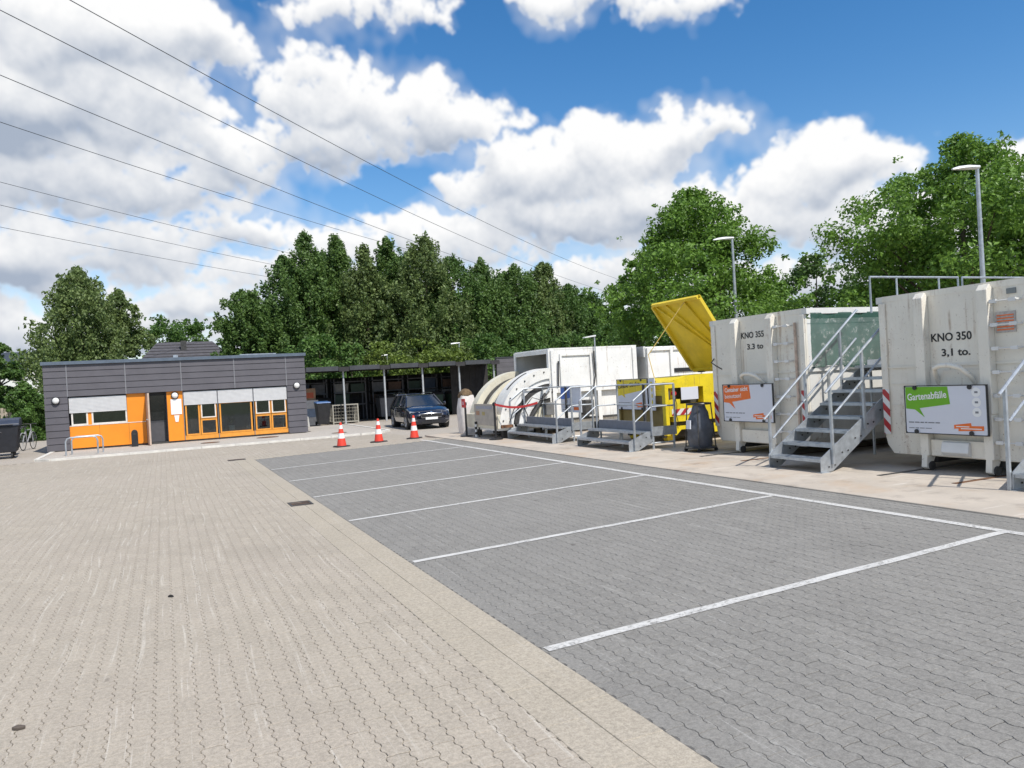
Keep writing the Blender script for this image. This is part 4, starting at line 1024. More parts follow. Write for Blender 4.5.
def board(x0, x1, z0, z1): 
    MB().hexa([(x0 + .004, FY, z0 + .006), (x1 - .004, FY, z0 + .006), (x1 - .004, FY + .21, z0 + .006), (x0 + .004, FY + .21, z0 + .006),
               (x0 + .004, FY + .018, z1 - .006), (x1 - .004, FY + .018, z1 - .006), (x1 - .004, FY + .21, z1 - .006), (x0 + .004, FY + .21, z1 - .006)]).build('cladding_board', CLAD, ob)
nb_ = 5
for k in range(nb_):
    za, zb = ZL + k * (BZT - .08 - ZL) / nb_, ZL + (k + 1) * (BZT - .08 - ZL) / nb_
    for i in range(6): board(xs[i], xs[i + 1], za, zb)
for k in range(8):
    za, zb = BZ0 + .02 + k * (ZL - BZ0 - .02) / 8, BZ0 + .02 + (k + 1) * (ZL - BZ0 - .02) / 8
    board(xs[0], xs[1], za, zb); board(xs[5], xs[6], za, zb)
for x in xs[1:-1]: MB().box(x - .018, x + .018, FY - .006, FY - .001, ZL, BZT - .08).build('joint_strip', CLADJ, ob)
rf = MB().box(BX0 - .05, BX1 + .05, FY - .06, FY + 7.05, BZT - .08, BZT + .04).build('roof', mat('roof_edge', (.13, .16, .20), .4, .3, .1), ob)
MB().box(.45, .62, FY + .5, FY + .7, BZT + .04, BZT + .16).build('vent', GALV, rf)
MB().box(2.9, 4.3, FY + .3, FY + .6, BZT + .04, BZT + .09).build('roof_strip', GALV, rf)
# side boards facing left are hidden; returns of the recessed front
RY = FY + .10
MB().box(-3.17, -.62, RY, RY + .08, BZ0 + .07, .95).build('orange_panel', ORNG, ob)
MB().box(-1.25, -.62, RY + .001, RY + .081, .95, ZL).build('orange_panel', ORNG, ob)
MB().box(.13, .70, RY, RY + .08, BZ0 + .07, ZL).build('orange_panel', ORNG, ob)
MB().box(-3.17, 4.61, RY + .03, RY + .09, BZ0, BZ0 + .068).build('plinth', DARKST, ob)
for x in (-2.2, -1.22): MB().box(x - .004, x + .004, RY - .0015, RY + .002, BZ0 + .07, .94).build('panel_seam', DARKST, ob)
MB().box(-3.17, -.62, RY - .012, RY + .01, .925, .949).build('window_sill', FRW, ob)
def window(x0, x1, z0, z1, wall=.95, panes=(), frame=FRW, fw=.055, shut=None):
    w_ = MB().box(x0, x1, RY + .60, RY + .62, BZ0, ZL).build('window', ROOM, ob)
    fr = MB()
    for (a, b, c, d) in panes:
        for q in ((a, a + fw, c, d), (b - fw, b, c, d)): fr.box(q[0], q[1], RY - .012, RY + .06, q[2], q[3])
        for q in ((a + fw, b - fw, c, c + fw), (a + fw, b - fw, d - fw, d)): fr.box(q[0], q[1], RY - .011, RY + .059, q[2], q[3])
        MB().box(a + fw, b - fw, RY + .03, RY + .04, c + fw, d - fw).build('pane', PANE, w_)
    fr.build('frame', frame, w_)
    if shut is not None:
        sh = MB().box(x0 + .01, x1 - .01, RY - .03, RY - .015, shut, ZL - .04).build('shutter', SHUT, w_)
        z = shut
        while z < ZL - .09:
            MB().box(x0 + .012, x1 - .012, RY - .046, RY - .0305, z + .004, z + .046).build('shutter_slat', SHUT, sh); z += .05
    return w_
window(-3.16, -1.25, .95, ZL, panes=((-3.10, -2.56, .95, 1.50), (-2.44, -1.26, .95, 1.50)), shut=1.41)
MB().box(-2.56, -2.44, RY + .005, RY + .07, .95, 1.5).build('orange_mullion', ORNG, ob)
MB().box(.70, 4.61, RY + .0, RY + .08, BZ0 + .07, .28).build('sill_panel', ORNGF, ob)
for (a, b, pn) in ((.72, 1.94, ((.76, 1.28, .28, 1.55), (1.30, 1.90, .28, .88), (1.30, 1.90, .90, 1.55))),
                   (1.96, 3.28, ((2.0, 3.22, .28, 1.5),)),
                   (3.30, 4.60, ((3.34, 3.94, .28, .90), (3.34, 3.94, .92, 1.55), (3.96, 4.56, .28, .90), (3.96, 4.56, .92, 1.55)))):
    window(a, b, .28, ZL, panes=pn, frame=ORNGF, shut=1.46)
for x in (.71, 1.95, 3.29, 4.605): MB().box(x - .012, x + .012, RY - .035, RY + .06, .12, ZL - .02).build('shutter_guide', CLADJ, ob)
for (a, b, c, d) in ((1.33, 1.87, .93, 1.5), (3.37, 3.91, .95, 1.5), (3.99, 4.53, .95, 1.5)):
    f_ = MB(); f_.box(a, a + .04, RY - .02, RY - .0125, c, d); f_.box(b - .04, b, RY - .02, RY - .0125, c, d); f_.box(a + .04, b - .04, RY - .02, RY - .0125, c, c + .04); f_.build('sash_frame', FRW, ob)
# what shows through the panes: a pot plant, a pale desk and a stand
pl = thing('pot_plant', 'leafy pot plant behind the middle office window', 'plant', (2.45, RY + .3, .3))
MB().lathe([(.10, .30), (.13, .55)], 14, (2.45, RY + .3, 0)).build('pot', WHITE, pl)
bl = MB()
for k in range(26):
    a = R_(k * 47); e = R_(30 + (k * 37) % 55); L = .28 + .1 * ((k * 13) % 5) / 5
    d_ = Vector((math.cos(a) * math.cos(e), math.sin(a) * math.cos(e) * .6, math.sin(e))); q = Vector((2.45, RY + .3, .62)); sd = d_.cross(Vector((0, 0, 1))).normalized() * .04
    bl.poly([q, q + d_ * L * .5 + sd, q + d_ * L, q + d_ * L * .5 - sd])
bl.build('leaves', leaf_mat('pot_plant_leaf', (.05, .10, .02), (.14, .22, .05)), pl)
dk = thing('desk', 'pale desk behind the right-hand office windows', 'desk', (3.9, RY + .4, BZ0))
MB().box(3.4, 4.5, RY + .22, RY + .55, .72, .76).build('top', FRW, dk)
for x in (3.45, 4.42): MB().box(x, x + .04, RY + .25, RY + .5, BZ0, .72).build('leg', GALV, dk)
MB().box(4.05, 4.35, RY + .32, RY + .36, .80, 1.02).build('screen', BLACK, dk)
# doorway with glazed inner door and an open pale leaf
dr = MB().box(-.60, .11, RY + .45, RY + .50, BZ0, ZL).build('door', mat('dark_door', (.05, .052, .06), .5), ob)
MB().box(-.52, .05, RY + .43, RY + .445, .95, 1.9).build('pane', GLASS, dr)
MB().box(-.52, .05, RY + .44, RY + .448, .12, .85).build('door_panel', mat('grey_door_panel', (.085, .085, .095), .5), dr)
for x in (-.62, .11): MB().box(x - .01, x + .02, RY + .09, RY + .5, BZ0, ZL).build('door_reveal', CLAD, ob)
lf = thing('door_leaf', 'open pale door leaf swung out from the office doorway', 'door', (-.56, RY, BZ0)); 
LEAFM = mat('pale_door_edge', (.50, .38, .30), .6, 0, .1, 5)
MB().obox((-.58, RY - .02, 1.03), (-.50, RY - .74, 1.03), .06, 1.94).build('leaf', LEAFM, lf)
MB().obox((-.555, RY - .70, 1.02), (-.535, RY - .62, 1.02), .10, .04).build('handle', GALV, lf)
def wall_lamp(x, z, y, m):
    l = MB().tube([(x, y, z), (x, y - .05, z)], .135, 20).build('wall_lamp', BLACK, ob)
    b_ = MB(); b_.smooth = True
    b_.loft([[(x + r * math.cos(a), y - d, z + r * math.sin(a)) for a in [2 * math.pi * j / 20 for j in range(20)]] for r, d in ((.112, .051), (.108, .075), (.085, .10), (.045, .113), (.005, .117))]).build('globe', m, l)
LAMPW = mat('opal_glass', (.75, .75, .73), .3)
wall_lamp(-3.55, 1.90, FY, LAMPW); wall_lamp(5.00, 2.0, FY, LAMPW)
wall_lamp(.42, 1.86, RY, LAMPW)
MB().box(.26, .64, RY - .02, RY - .001, 1.13, 1.72).build('notice', WHITEP, ob)
MB().prism([(.36, 1.09), (.54, 1.09), (.50, .84), (.40, .84)], 1, RY - .018, RY - .001).build('notice', WHITEP, ob)
# things on the forecourt
bk = thing('bike_rack', 'galvanised tubular bike rack of two hoops before the office', 'bike rack', (-2.6, 29.7, .045))
for (xx, yy) in ((-3.02, 29.55), (-2.9, 30.1)):
    MB().tube([(xx, yy, .045), (xx, yy, .50), (xx + .05, yy, .60), (xx + .14, yy, .635), (xx + .80, yy, .635), (xx + .9, yy, .60), (xx + .94, yy, .50), (xx + .94, yy, .045)], .027, 10).build('hoop', GALV, bk)
ab = thing('ash_bin', 'slim black round-topped bin against the orange wall', 'bin', (-1.03, 32.0, .045))
MB().prism([(-1.14, .045), (-.92, .045), (-.92, .55), (-.94, .62), (-.98, .66), (-1.03, .675), (-1.08, .66), (-1.12, .62), (-1.14, .55)], 1, 31.92, 32.12).build('body', BLACK, ab, bevel=.01)
MB().box(-1.08, -.98, 31.915, 31.919, .50, .53).build('opening', DARKST, ab)

# ------------------------------------------------------------ storage shelter behind the office
SH = thing('storage_shelter', 'long open dark shelter with flat roof on pale posts', 'shelter', (11, 40, 0))
SRY = 38.6
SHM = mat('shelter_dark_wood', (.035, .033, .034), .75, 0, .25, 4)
FAS = mat('shelter_fascia', (.065, .068, .075), .55, .2, .15, 3)
POSTM = mat('pale_post', (.50, .52, .54), .5, .3, .08)
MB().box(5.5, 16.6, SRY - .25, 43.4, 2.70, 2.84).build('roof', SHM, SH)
px_ = [6.1, 8.22, 10.3, 12.33, 14.36, 16.36]
for i in range(5): MB().box(px_[i] + .28, px_[i + 1] - .28, SRY - .30, SRY - .251, 2.66 + .002 * i, 2.88 + .002 * i).build('fascia', FAS, SH)
for x in px_:
    MB().tube([(x, SRY, 0), (x, SRY, 2.70)], .05, 10).build('post', POSTM, SH)
    MB().box(x - .25, x + .25, SRY - .29, SRY - .252, 2.62, 2.80).build('beam_end', SHM, SH)
k = 5.5
while k < 16.5:
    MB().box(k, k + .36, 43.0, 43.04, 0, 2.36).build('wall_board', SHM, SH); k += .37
for x in (7.0, 9.4, 11.6, 13.8): MB().box(x - .04, x + .04, 42.9, 42.99, 0, 2.7).build('post', SHM, SH)
k = 14.45
while k < 16.3:
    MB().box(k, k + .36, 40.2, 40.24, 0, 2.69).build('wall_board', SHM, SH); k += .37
# clad wall to the right of it
cwl = thing('clad_wall', 'dark grey boarded wall between shelter and white press', 'wall', (18.4, SRY, 0))
WALLM = mat('grey_boarding', (.115, .11, .12), .65, 0, .1, 3)
for k in range(12): MB().box(16.55, 21.5, SRY + random.uniform(0, .006), SRY + .2, .245 * k + .004, .245 * (k + 1) - .004).build('board', WALLM, cwl)
MB().box(16.5, 21.55, SRY - .03, SRY + .25, 2.945, 3.0).build('coping', FAS, cwl)
MB().box(17.9, 21.3, SRY + .21, SRY + .6, 0, 2.9).build('backing', SHM, cwl)
# racks with crates, roll containers, bins in the shelter
RACKM = mat('rack_steel', (.12, .12, .13), .5, .4, .2)
cratec = [mat('crate_grey', (.13, .135, .15), .6, 0, .15), mat('crate_green', (.03, .06, .045), .6, 0, .15), mat('crate_brown', (.12, .07, .05), .7, 0, .2), mat('crate_blue', (.04, .06, .10), .6, 0, .15), mat('crate_pale', (.25, .25, .25), .6, 0, .15)]
where = ['left end', 'second bay', 'third bay', 'fourth bay', 'right end']
for i, (xa, xb) in enumerate(((6.3, 8.0), (8.4, 10.1), (10.5, 12.2), (12.5, 14.2), (14.5, 16.2))):
    rk = thing('storage_rack', 'dark steel storage rack at the %s of the shelter' % where[i], 'rack', ((xa + xb) / 2, 42.3, 0), group='racks in the shelter')
    for x in (xa, xb):
        for y in (41.9, 42.7): MB().box(x - .03, x + .03, y - .03, y + .03, 0, 2.3).build('upright', RACKM, rk)
    for z in (.85, 1.5, 2.1): MB().box(xa - .03, xb + .03, 41.87, 42.73, z, z + .05).build('shelf', RACKM, rk)
    for lev, z in ((0, .90), (1, 1.55)):
        for j in range(2):
            if (i * 4 + lev * 2 + j) % 7 == 5: continue
            cx = xa + .42 + j * .86; ww = random.uniform(.34, .40); hh = random.uniform(.38, .52)
            cr = thing('storage_crate', '%s crate on the %s shelf, %s half, of the %s rack' % (['grey', 'dark green', 'brown', 'dark blue', 'pale'][(i + lev * 3 + j * 2) % 5], ['middle', 'upper'][lev], ['left', 'right'][j], where[i]), 'crate', (cx, 42.3, z), group='crates in the shelter')
            mc = cratec[(i + lev * 3 + j * 2) % 5]
            MB().loft([[(cx - ww * s, 42.0, z), (cx + ww * s, 42.0, z), (cx + ww * s, 42.6, z), (cx - ww * s, 42.6, z)] if t_ == 0 else [(cx - ww, 41.95, z + hh), (cx + ww, 41.95, z + hh), (cx + ww, 42.65, z + hh), (cx - ww, 42.65, z + hh)] for t_, s in ((0, .92), (1, 1))]).build('body', mc, cr)
            MB().box(cx - ww - .02, cx + ww + .02, 41.93, 42.67, z + hh + .001, z + hh + .04).build('rim', mc, cr)
    if i not in (1,):
        bx_ = thing('roll_container', 'large dark roll container under the %s rack' % where[i], 'container', ((xa + xb) / 2, 41.2, 0), group='roll containers in the shelter')
        MB().loft([[(xa + .12, 40.75, .14), (xb - .12, 40.75, .14), (xb - .12, 41.6, .14), (xa + .12, 41.6, .14)], [(xa + .05, 40.7, 1.15), (xb - .05, 40.7, 1.15), (xb - .05, 41.65, 1.15), (xa + .05, 41.65, 1.15)]]).build('body', cratec[1] if i > 2 else cratec[0], bx_)
        MB().prism([(40.66, 1.152), (41.68, 1.152), (41.6, 1.26), (41.2, 1.33), (40.75, 1.26)], 0, xa + .03, xb - .03).build('lid', SHM, bx_)
        for x in (xa + .3, xb - .3):
            for y in (40.9, 41.45): MB().tube([(x - .03, y, .07), (x + .03, y, .07)], .07, 10).build('wheel', RUBBER, bx_)
# wheeled bin with blue lid, cardboard box, wire crate, concrete block
def wheelie(label, x, y, z, bodym, lidm, s=1.0, stickers=True):
    t = thing('wheeled_bin', label, 'bin', (x, y, z))
    b = MB().loft([[(-.22 * s, -.26 * s, .06), (.22 * s, -.26 * s, .06), (.22 * s, .24 * s, .06), (-.22 * s, .24 * s, .06)], [(-.29 * s, -.36 * s, .95 * s), (.29 * s, -.36 * s, .95 * s), (.29 * s, .32 * s, .95 * s), (-.29 * s, .32 * s, .95 * s)]]).build('body', bodym, t, local=True, bevel=.02)
    MB().loft([[(-.31 * s, -.38 * s, .955 * s), (.31 * s, -.38 * s, .955 * s), (.31 * s, .34 * s, .955 * s), (-.31 * s, .34 * s, .955 * s)], [(-.29 * s, -.36 * s, 1.0 * s), (.29 * s, -.36 * s, 1.0 * s), (.29 * s, .34 * s, 1.04 * s), (-.29 * s, .34 * s, 1.04 * s)]]).build('lid', lidm, t, local=True, bevel=.015)
    for xx in (-.25, .25): MB().tube([(xx * s - .03, .26 * s, .10), (xx * s + .03, .26 * s, .10)], .10, 14).build('wheel', RUBBER, t, local=True)
    MB().tube([(-.24 * s, .40 * s, .93 * s), (.24 * s, .40 * s, .93 * s)], .015, 8).build('handle', bodym, t, local=True)
    if stickers:
        for (a, b_, c, d, mm) in ((-.02, .20, .12, .38, mat('sticker_pale_blue', (.35, .50, .62), .4)), (-.10, .22, .60, .68, WHITEP), (-.10, -.02, .76, .84, WHITEP), (.13, .21, .76, .84, WHITEP), (-.08, .20, .585, .60, RED)):
            yy = -.265 - .10 * (c - .06) / .9
            MB().hexa([(a, yy - .006, c), (b_, yy - .006, c), (b_, yy + .02, c), (a, yy + .02, c), (a, yy - .006 - .1 * (d - c) / .9, d), (b_, yy - .006 - .1 * (d - c) / .9, d), (b_, yy + .02, d), (a, yy + .02, d)]).build('sticker', mm, t, local=True)
    return t
wheelie('black wheeled bin with blue lid and white stickers by the office corner', 7.0, 38.0, .045, BLACK, mat('blue_lid', (.06, .14, .32), .45), 1.12)
cbx = thing('cardboard_box', 'brown cardboard box with red print above the blue-lidded bin', 'box', (6.5, 39.6, 1.30))
MB().box(6.3, 6.95, 39.35, 39.85, 1.28, 1.86).build('body', mat('cardboard', (.42, .25, .14), .85, 0, .12), cbx, bevel=.01)
MB().box(6.5, 6.85, 39.344, 39.349, 1.38, 1.66).build('print', mat('box_print_red', (.55, .12, .05), .7), cbx)
crt = thing('pallet_stack', 'dark stack of boxed goods carrying the cardboard box', 'stack', (6.6, 39.7, 0))
for k in range(3): MB().box(6.2 + .02 * k, 7.1 - .03 * k, 39.2 + .02 * k, 40.2, .425 * k + .005, .425 * (k + 1)).build('carton', cratec[(0, 3, 0)[k]], crt)
wc = thing('wire_cage', 'pale framed wire mesh cage crate beside the shelter post', 'cage', (8.4, 39.2, 0))
CAGE = mat('cage_frame', (.42, .40, .34), .6, .3, .1)
for (a, b) in (((7.7, 39.0), (8.95, 39.0)), ((8.95, 39.0), (8.95, 39.9)), ((8.95, 39.9), (7.7, 39.9)), ((7.7, 39.9), (7.7, 39.0))):
    for z in (.10, .95): MB().obox((*a, z), (*b, z), .05, .05).build('frame_bar', CAGE, wc)
    MB().obox((*a, .0), (*a, .97), .055, .055).build('corner_post', CAGE, wc)
    for k in range(1, 9):
        p = Vector(a).lerp(Vector(b), k / 9); MB().tube([(p.x, p.y, .1), (p.x, p.y, .95)], .006, 4).build('wire', CAGE, wc)
    for k in range(1, 5): MB().tube([(*a, .1 + .17 * k), (*b, .1 + .17 * k)], .006, 4).build('wire', CAGE, wc)
MB().box(7.72, 8.93, 39.02, 39.88, .08, .12).build('floor', SHM, wc)
MB().obox((8.3, 39.0, .1), (8.3, 39.0, .95), .05, .05).build('frame_bar', CAGE, wc)
tag(MB().prism([(5.75, .045), (6.2, .045), (6.15, .55), (5.8, .55)], 1, 37.0, 37.5).build('concrete_block', mat('pale_concrete', (.50, .49, .46), .85, 0, .1, 6, .2), bevel=.03), 'pale concrete block beside the right corner of the office', 'block')

# ------------------------------------------------------------ dark blue estate car with open tailgate
PAINTB = mat('dark_blue_paint', (.005, .008, .022), .2, .1, .05, 3, coat=1.0)
CHROME = mat('chrome', (.55, .56, .58), .15, .9, .03)
CARGL = mat('car_glass', (.012, .02, .035), .08, 0, .1, spec=1.0)
car = thing('estate_car', 'dark blue estate car with raised tailgate parked before the shelter', 'car', (9.5, 28.9, gz(9.5, 28.9)), rz=R_(-94))
car.scale = (.93, .93, .93)
def sect(x, w, z0, z1, crown, sh):
    h = [(0, z0), (w * .80, z0), (w * .97, z0 + .10), (w, z0 + .28), (w * .985, z1 - sh), (w * .93, z1 - sh * .25), (w * .6, z1 + crown * .7), (0, z1 + crown)]
    pts = [(x, b, c) for b, c in h] + [(x, -b, c) for b, c in reversed(h[1:-1])]
    return pts
st = [(0.0, .62, .28, .50, .01, .06), (-.05, .76, .22, .62, .02, .08), (-.16, .84, .20, .72, .03, .10), (-.40, .89, .19, .80, .04, .10), (-.85, .905, .19, .90, .05, .10), (-1.25, .91, .19, .965, .04, .09),
      (-1.9, .91, .19, .98, .0, .08), (-2.9, .91, .19, .99, .0, .08), (-3.9, .90, .22, 1.0, .0, .08), (-4.35, .86, .28, .98, .0, .1), (-4.55, .78, .36, .86, .0, .1)]
mb = MB(); mb.smooth = True; mb.loft([sect(*q) for q in st]); body = mb.build('body', PAINTB, car, local=True)
# cabin: pillars and roof in paint, windows in glass
base = [(-1.10, .80), (-1.35, .83), (-2.3, .84), (-3.3, .835), (-4.0, .80), (-4.42, .74)]
top = [(-1.85, .60), (-1.95, .61), (-2.4, .63), (-3.2, .62), (-3.85, .60), (-4.1, .57)]
zb_, zt_ = .955, 1.42
gl = MB(); gl.smooth = False
for i in range(len(base) - 1):
    for s in (1, -1):
        q = [(base[i][0], s * base[i][1], zb_), (base[i + 1][0], s * base[i + 1][1], zb_), (top[i + 1][0], s * top[i + 1][1], zt_), (top[i][0], s * top[i][1], zt_)]
        gl.poly(q if s > 0 else q[::-1])
gl.build('side_glass', CARGL, car, local=True)
ws = MB(); ws.smooth = True
n = 10
R0 = [(-1.06 - .10 * (2 * k / n - 1) ** 2, .80 * (2 * k / n - 1), zb_ + .02) for k in range(n + 1)]; R1 = [(-1.83 - .06 * (2 * k / n - 1) ** 2, .60 * (2 * k / n - 1), zt_ - .005) for k in range(n + 1)]
ws.loft([R0, R1], caps=False, closed=False); ws.build('windscreen', CARGL, car, local=True)
roof = MB(); roof.smooth = True
rs = []
for (x, w_, z) in ((-1.80, .60, 1.405), (-1.98, .625, 1.435), (-2.6, .64, 1.465), (-3.3, .635, 1.46), (-3.95, .61, 1.43), (-4.14, .58, 1.41)):
    rs.append([(x, w_ * math.sin(a), z - .05 * (1 - math.cos(a)) - .0) for a in [R_(-90 + 180 * k / 10) for k in range(11)]])
roof.loft(rs, caps=False, closed=False); roof.build('roof', PAINTB, car, local=True)
for s in (1, -1):
    MB().tube([(-1.10, s * .815, zb_ - .01), (-1.83, s * .615, zt_)], .035, 6).build('pillar', PAINTB, car, local=True)
    for xb, xt in ((-2.35, -2.45), (-3.35, -3.3), (-4.2, -3.9)):
        MB().tube([(xb, s * .845, zb_), (xt, s * .635, zt_)], .035, 6).build('pillar', BLACK, car, local=True)
    MB().tube([(-2.0, s * .58, 1.48), (-2.2, s * .58, 1.51), (-3.7, s * .58, 1.50), (-3.95, s * .58, 1.46)], .016, 6).build('roof_rail', CHROME, car, local=True)
    m_ = MB(); m_.smooth = True
    m_.loft([[(-1.42 + .09 * math.cos(a) * r, s * (.93 + .10 * t_), 1.03 + .075 * math.sin(a) * r) for a in [2 * math.pi * j / 10 for j in range(10)]] for t_, r in ((0, .5), (.4, 1), (.9, .95), (1.1, .5))]).build('mirror', PAINTB, car, local=True)
    # headlight and fog lamp
    hl = MB().hexa([(-.10, s * .46, .635), (-.30, s * .85, .66), (-.40, s * .86, .67), (-.2, s * .46, .66), (-.12, s * .46, .72), (-.30, s * .845, .76), (-.42, s * .85, .775), (-.24, s * .46, .755)]).build('headlight', mat('headlight_glass', (.55, .58, .62), .1, .2, .1, spec=1), car, local=True)
    MB().box(-.045, .0, s * .66 - .10, s * .66 + .10, .36, .42).build('fog_lamp', mat('lamp_dark', (.1, .1, .11), .3), car, local=True)
    for x in (-.88, -3.62):
        wh = MB().tube([(x, s * .70, .32), (x, s * .915, .32)], .325, 24).build('wheel', RUBBER, car, local=True)
        MB().tube([(x, s * .90, .32), (x, s * .922, .32)], .215, 20).build('rim', mat('alloy', (.42, .43, .45), .35, .7, .1), wh, local=True)
        for k in range(5): 
            a = R_(72 * k); MB().obox((x, s * .925, .32), (x + .2 * math.cos(a), s * .925, .32 + .2 * math.sin(a)), .01, .05, up=(0, 1, 0)).build('spoke', CHROME, wh, local=True)
        MB().tube([(x, s * .60, .33), (x, s * .913, .33)], .365, 24).build('wheel_arch', BLACK, car, local=True)
    for xx in (-2.55, -3.45): MB().box(xx - .09, xx + .09, min(s * .905, s * .925), max(s * .905, s * .925), .80, .825).build('door_handle', PAINTB, car, local=True)
gm = MB().prism([(-.46, .64), (.46, .64), (.40, .50), (-.40, .50)], 0, -.06, .045).build('grille', BLACK, car, local=True)
for k in range(15): MB().box(.0455, .055, -.37 + k * .0525, -.362 + k * .0525, .51, .63).build('grille_bar', DARKST, gm, local=True)
MB().tube([(.02, -.47, .65), (.055, -.3, .655), (.06, 0, .66), (.055, .3, .655), (.02, .47, .65), (.03, .42, .49), (.05, 0, .485), (.03, -.42, .49), (.02, -.47, .65)], .014, 6).build('grille_surround', CHROME, car, local=True)
MB().tube([(.0, 0, .70), (.03, 0, .705)], .045, 14).build('badge', CHROME, car, local=True)
MB().box(.02, .066, -.26, .26, .405, .505).build('number_plate', WHITEP, car, local=True)
MB().box(-.05, .03, -.42, .42, .27, .36).build('lower_grille', BLACK, car, local=True)
tg = MB(); tg.hexa([(-4.12, -.58, 1.42), (-4.12, .58, 1.42), (-4.95, .55, 1.45), (-4.95, -.55, 1.45), (-4.14, -.58, 1.47), (-4.14, .58, 1.47), (-4.95, .55, 1.50), (-4.95, -.55, 1.50)])
tgo = tg.build('tailgate', PAINTB, car, local=True, bevel=.02)
MB().hexa([(-4.3, -.5, 1.412), (-4.3, .5, 1.412), (-4.85, .48, 1.435), (-4.85, -.48, 1.435), (-4.3, -.5, 1.42), (-4.3, .5, 1.42), (-4.85, .48, 1.442), (-4.85, -.48, 1.442)]).build('rear_window', WHITE, tgo, local=True)
MB().box(-.45, -.35, -.5, .5, .30, .301).build('underside', BLACK, car, local=True)

# ------------------------------------------------------------ traffic cones
CR = mat('cone_red', (.72, .055, .03), .5, 0, .08); CWH = mat('cone_reflective_white', (.78, .78, .76), .4, 0, .05)
def cone():
    t = thing('traffic_cone', 'red and white traffic cone', 'cone')
    MB().bevbox(-.20, .20, -.20, .20, 0, .035, .02).build('base', RUBBER, t, local=True)
    zz = [.035, .25, .40, .53, .64, .72]; rr = lambda z: .145 - .115 * (z / .72)
    for k in range(5): MB().lathe([(rr(zz[k]), zz[k]), (rr(zz[k + 1]), zz[k + 1])], 20).build('band', CR if k % 2 == 0 else CWH, t, local=True)
    return t
c0 = cone()
for i, (x, y, lab) in enumerate(((4.73, 22.95, 'red and white traffic cone nearest to the office, left of three'), (5.94, 23.3, 'middle one of the three red and white traffic cones'), (7.07, 23.3, 'red and white traffic cone in front of the dark blue car'))):
    o = c0 if i == 0 else copy_tree(c0)
    o.location = (x, y, gz(x, y) + .002); o.rotation_euler = (0, 0, R_(20 * i + 12)); tag(o, lab, 'cone', 'row of traffic cones')

# ------------------------------------------------------------ drains and covers in the paving
def grate(label, x, y, w, d, n):
    z = gz(x, y) + .006
    t = thing('drain_grate', label, 'drain', (x, y, z), group='cast iron drain grates')
    fr = MB()
    for (a, b, c, e) in ((x - w / 2, x + w / 2, y - d / 2, y - d / 2 + .03), (x - w / 2, x + w / 2, y + d / 2 - .03, y + d / 2)): fr.box(a, b, c, e, z - .02, z + .004)
    for (a, b) in ((x - w / 2, x - w / 2 + .03), (x + w / 2 - .03, x + w / 2)): fr.box(a, b, y - d / 2 + .03, y + d / 2 - .03, z - .02, z + .004)
    fr.build('frame', DARKST, t)
    MB().box(x - w / 2 + .03, x + w / 2 - .03, y - d / 2 + .03, y + d / 2 - .03, z - .03, z - .005).build('pit', BLACK, t)
    for k in range(n):
        yy = y - d / 2 + .05 + (d - .1) * k / (n - 1); MB().box(x - w / 2 + .031, x + w / 2 - .031, yy - .011, yy + .011, z - .018, z + .001).build('bar', RUST if k % 3 == 0 else DARKST, t)
grate('dark iron drain grate in the pale channel beside the third bay', 1.86, 12.40, .34, .44, 8)
grate('dark iron drain grate in the paving near the far end of the channel', 1.72, 22.1, .45, .34, 7)
def cover(label, x, y, r, z):
    t = thing('manhole_cover', label, 'manhole cover', (x, y, z), group='round iron covers on the forecourt')
    MB().lathe([(r, z), (r, z + .006), (r - .02, z + .008)], 24, (x, y, 0)).build('rim', DARKST, t)
    MB().lathe([(r - .03, z), (r - .03, z + .012)], 24, (x, y, 0)).build('lid', RUST, t)
cover('round rusty cover below the right-hand office windows', 3.6, 31.2, .42, .045)
cover('round rusty cover below the middle office windows', 1.5, 30.6, .34, .045)
cover('round dark cover between office corner and cones', 6.2, 30.4, .30, .045)
# litter on the near paving
for (x, y, s, a, lab) in ((-.81, 4.98, .026, 20, 'small brown dead leaf lying lowest on the beige paving'), (-.03, 7.5, .018, 70, 'tiny black lid lying alone on the beige paving')):
    lm = MB(); lm.smooth = True
    lm.loft([[(x + r * s * math.cos(k * math.pi / 5 + R_(a)) * 1.3, y + r * s * math.sin(k * math.pi / 5) * .8, z) for k in range(10)] for r, z in ((1, .003), (1.0, .014), (.4, .022))])
    tag(lm.build('litter', mat('dead_leaf' if s > .02 else 'black_lid', (.10, .08, .065) if s > .02 else (.015, .015, .015), .8)), lab, 'litter')
# ------------------------------------------------------------ lamp posts
def lamp_post(label, u, v, ztop, arm=.75):
    d = ROT @ _d(u, v); k = (ztop - CAM_H) / d.z; p = d * k
    x, y = p.x, p.y
    t = thing('street_lamp', label, 'street lamp', (x, y, 0), group='street lamps')
    MB().tube([(0, 0, -.05), (0, 0, ztop * .25), (0, 0, ztop - .05)], [.075, .07, .042], 12).build('pole', GALV, t, local=True)
    MB().tube([(0, 0, 0), (0, 0, .12)], .10, 12).build('collar', GALV, t, local=True)
    a = Vector((-1, .15, 0)).normalized(); b = Vector((-a.y, a.x, 0))
    mb = MB(); mb.smooth = True; rings = []
    for s, w_, h0, h1 in ((0, .06, -.05, .04), (.12, .07, -.05, .055), (.35, .115, -.035, .075), (.6, .105, -.005, .07), (arm, .03, .0, .035)):
        c = a * (s - .05)
        rings.append([(c + b * w_ * math.cos(q) + Vector((0, 0, ztop + (h1 if math.sin(q) > 0 else -h0 * 1.0) * math.sin(q) - s * .10))) for q in [2 * math.pi * j / 12 for j in range(12)]])
    mb.loft(rings).build('lamp_head', WHITE, t, local=True)
    return t
lamp_post('tall street lamp standing behind container KNO 350', 977, 167, 6.3, .8)
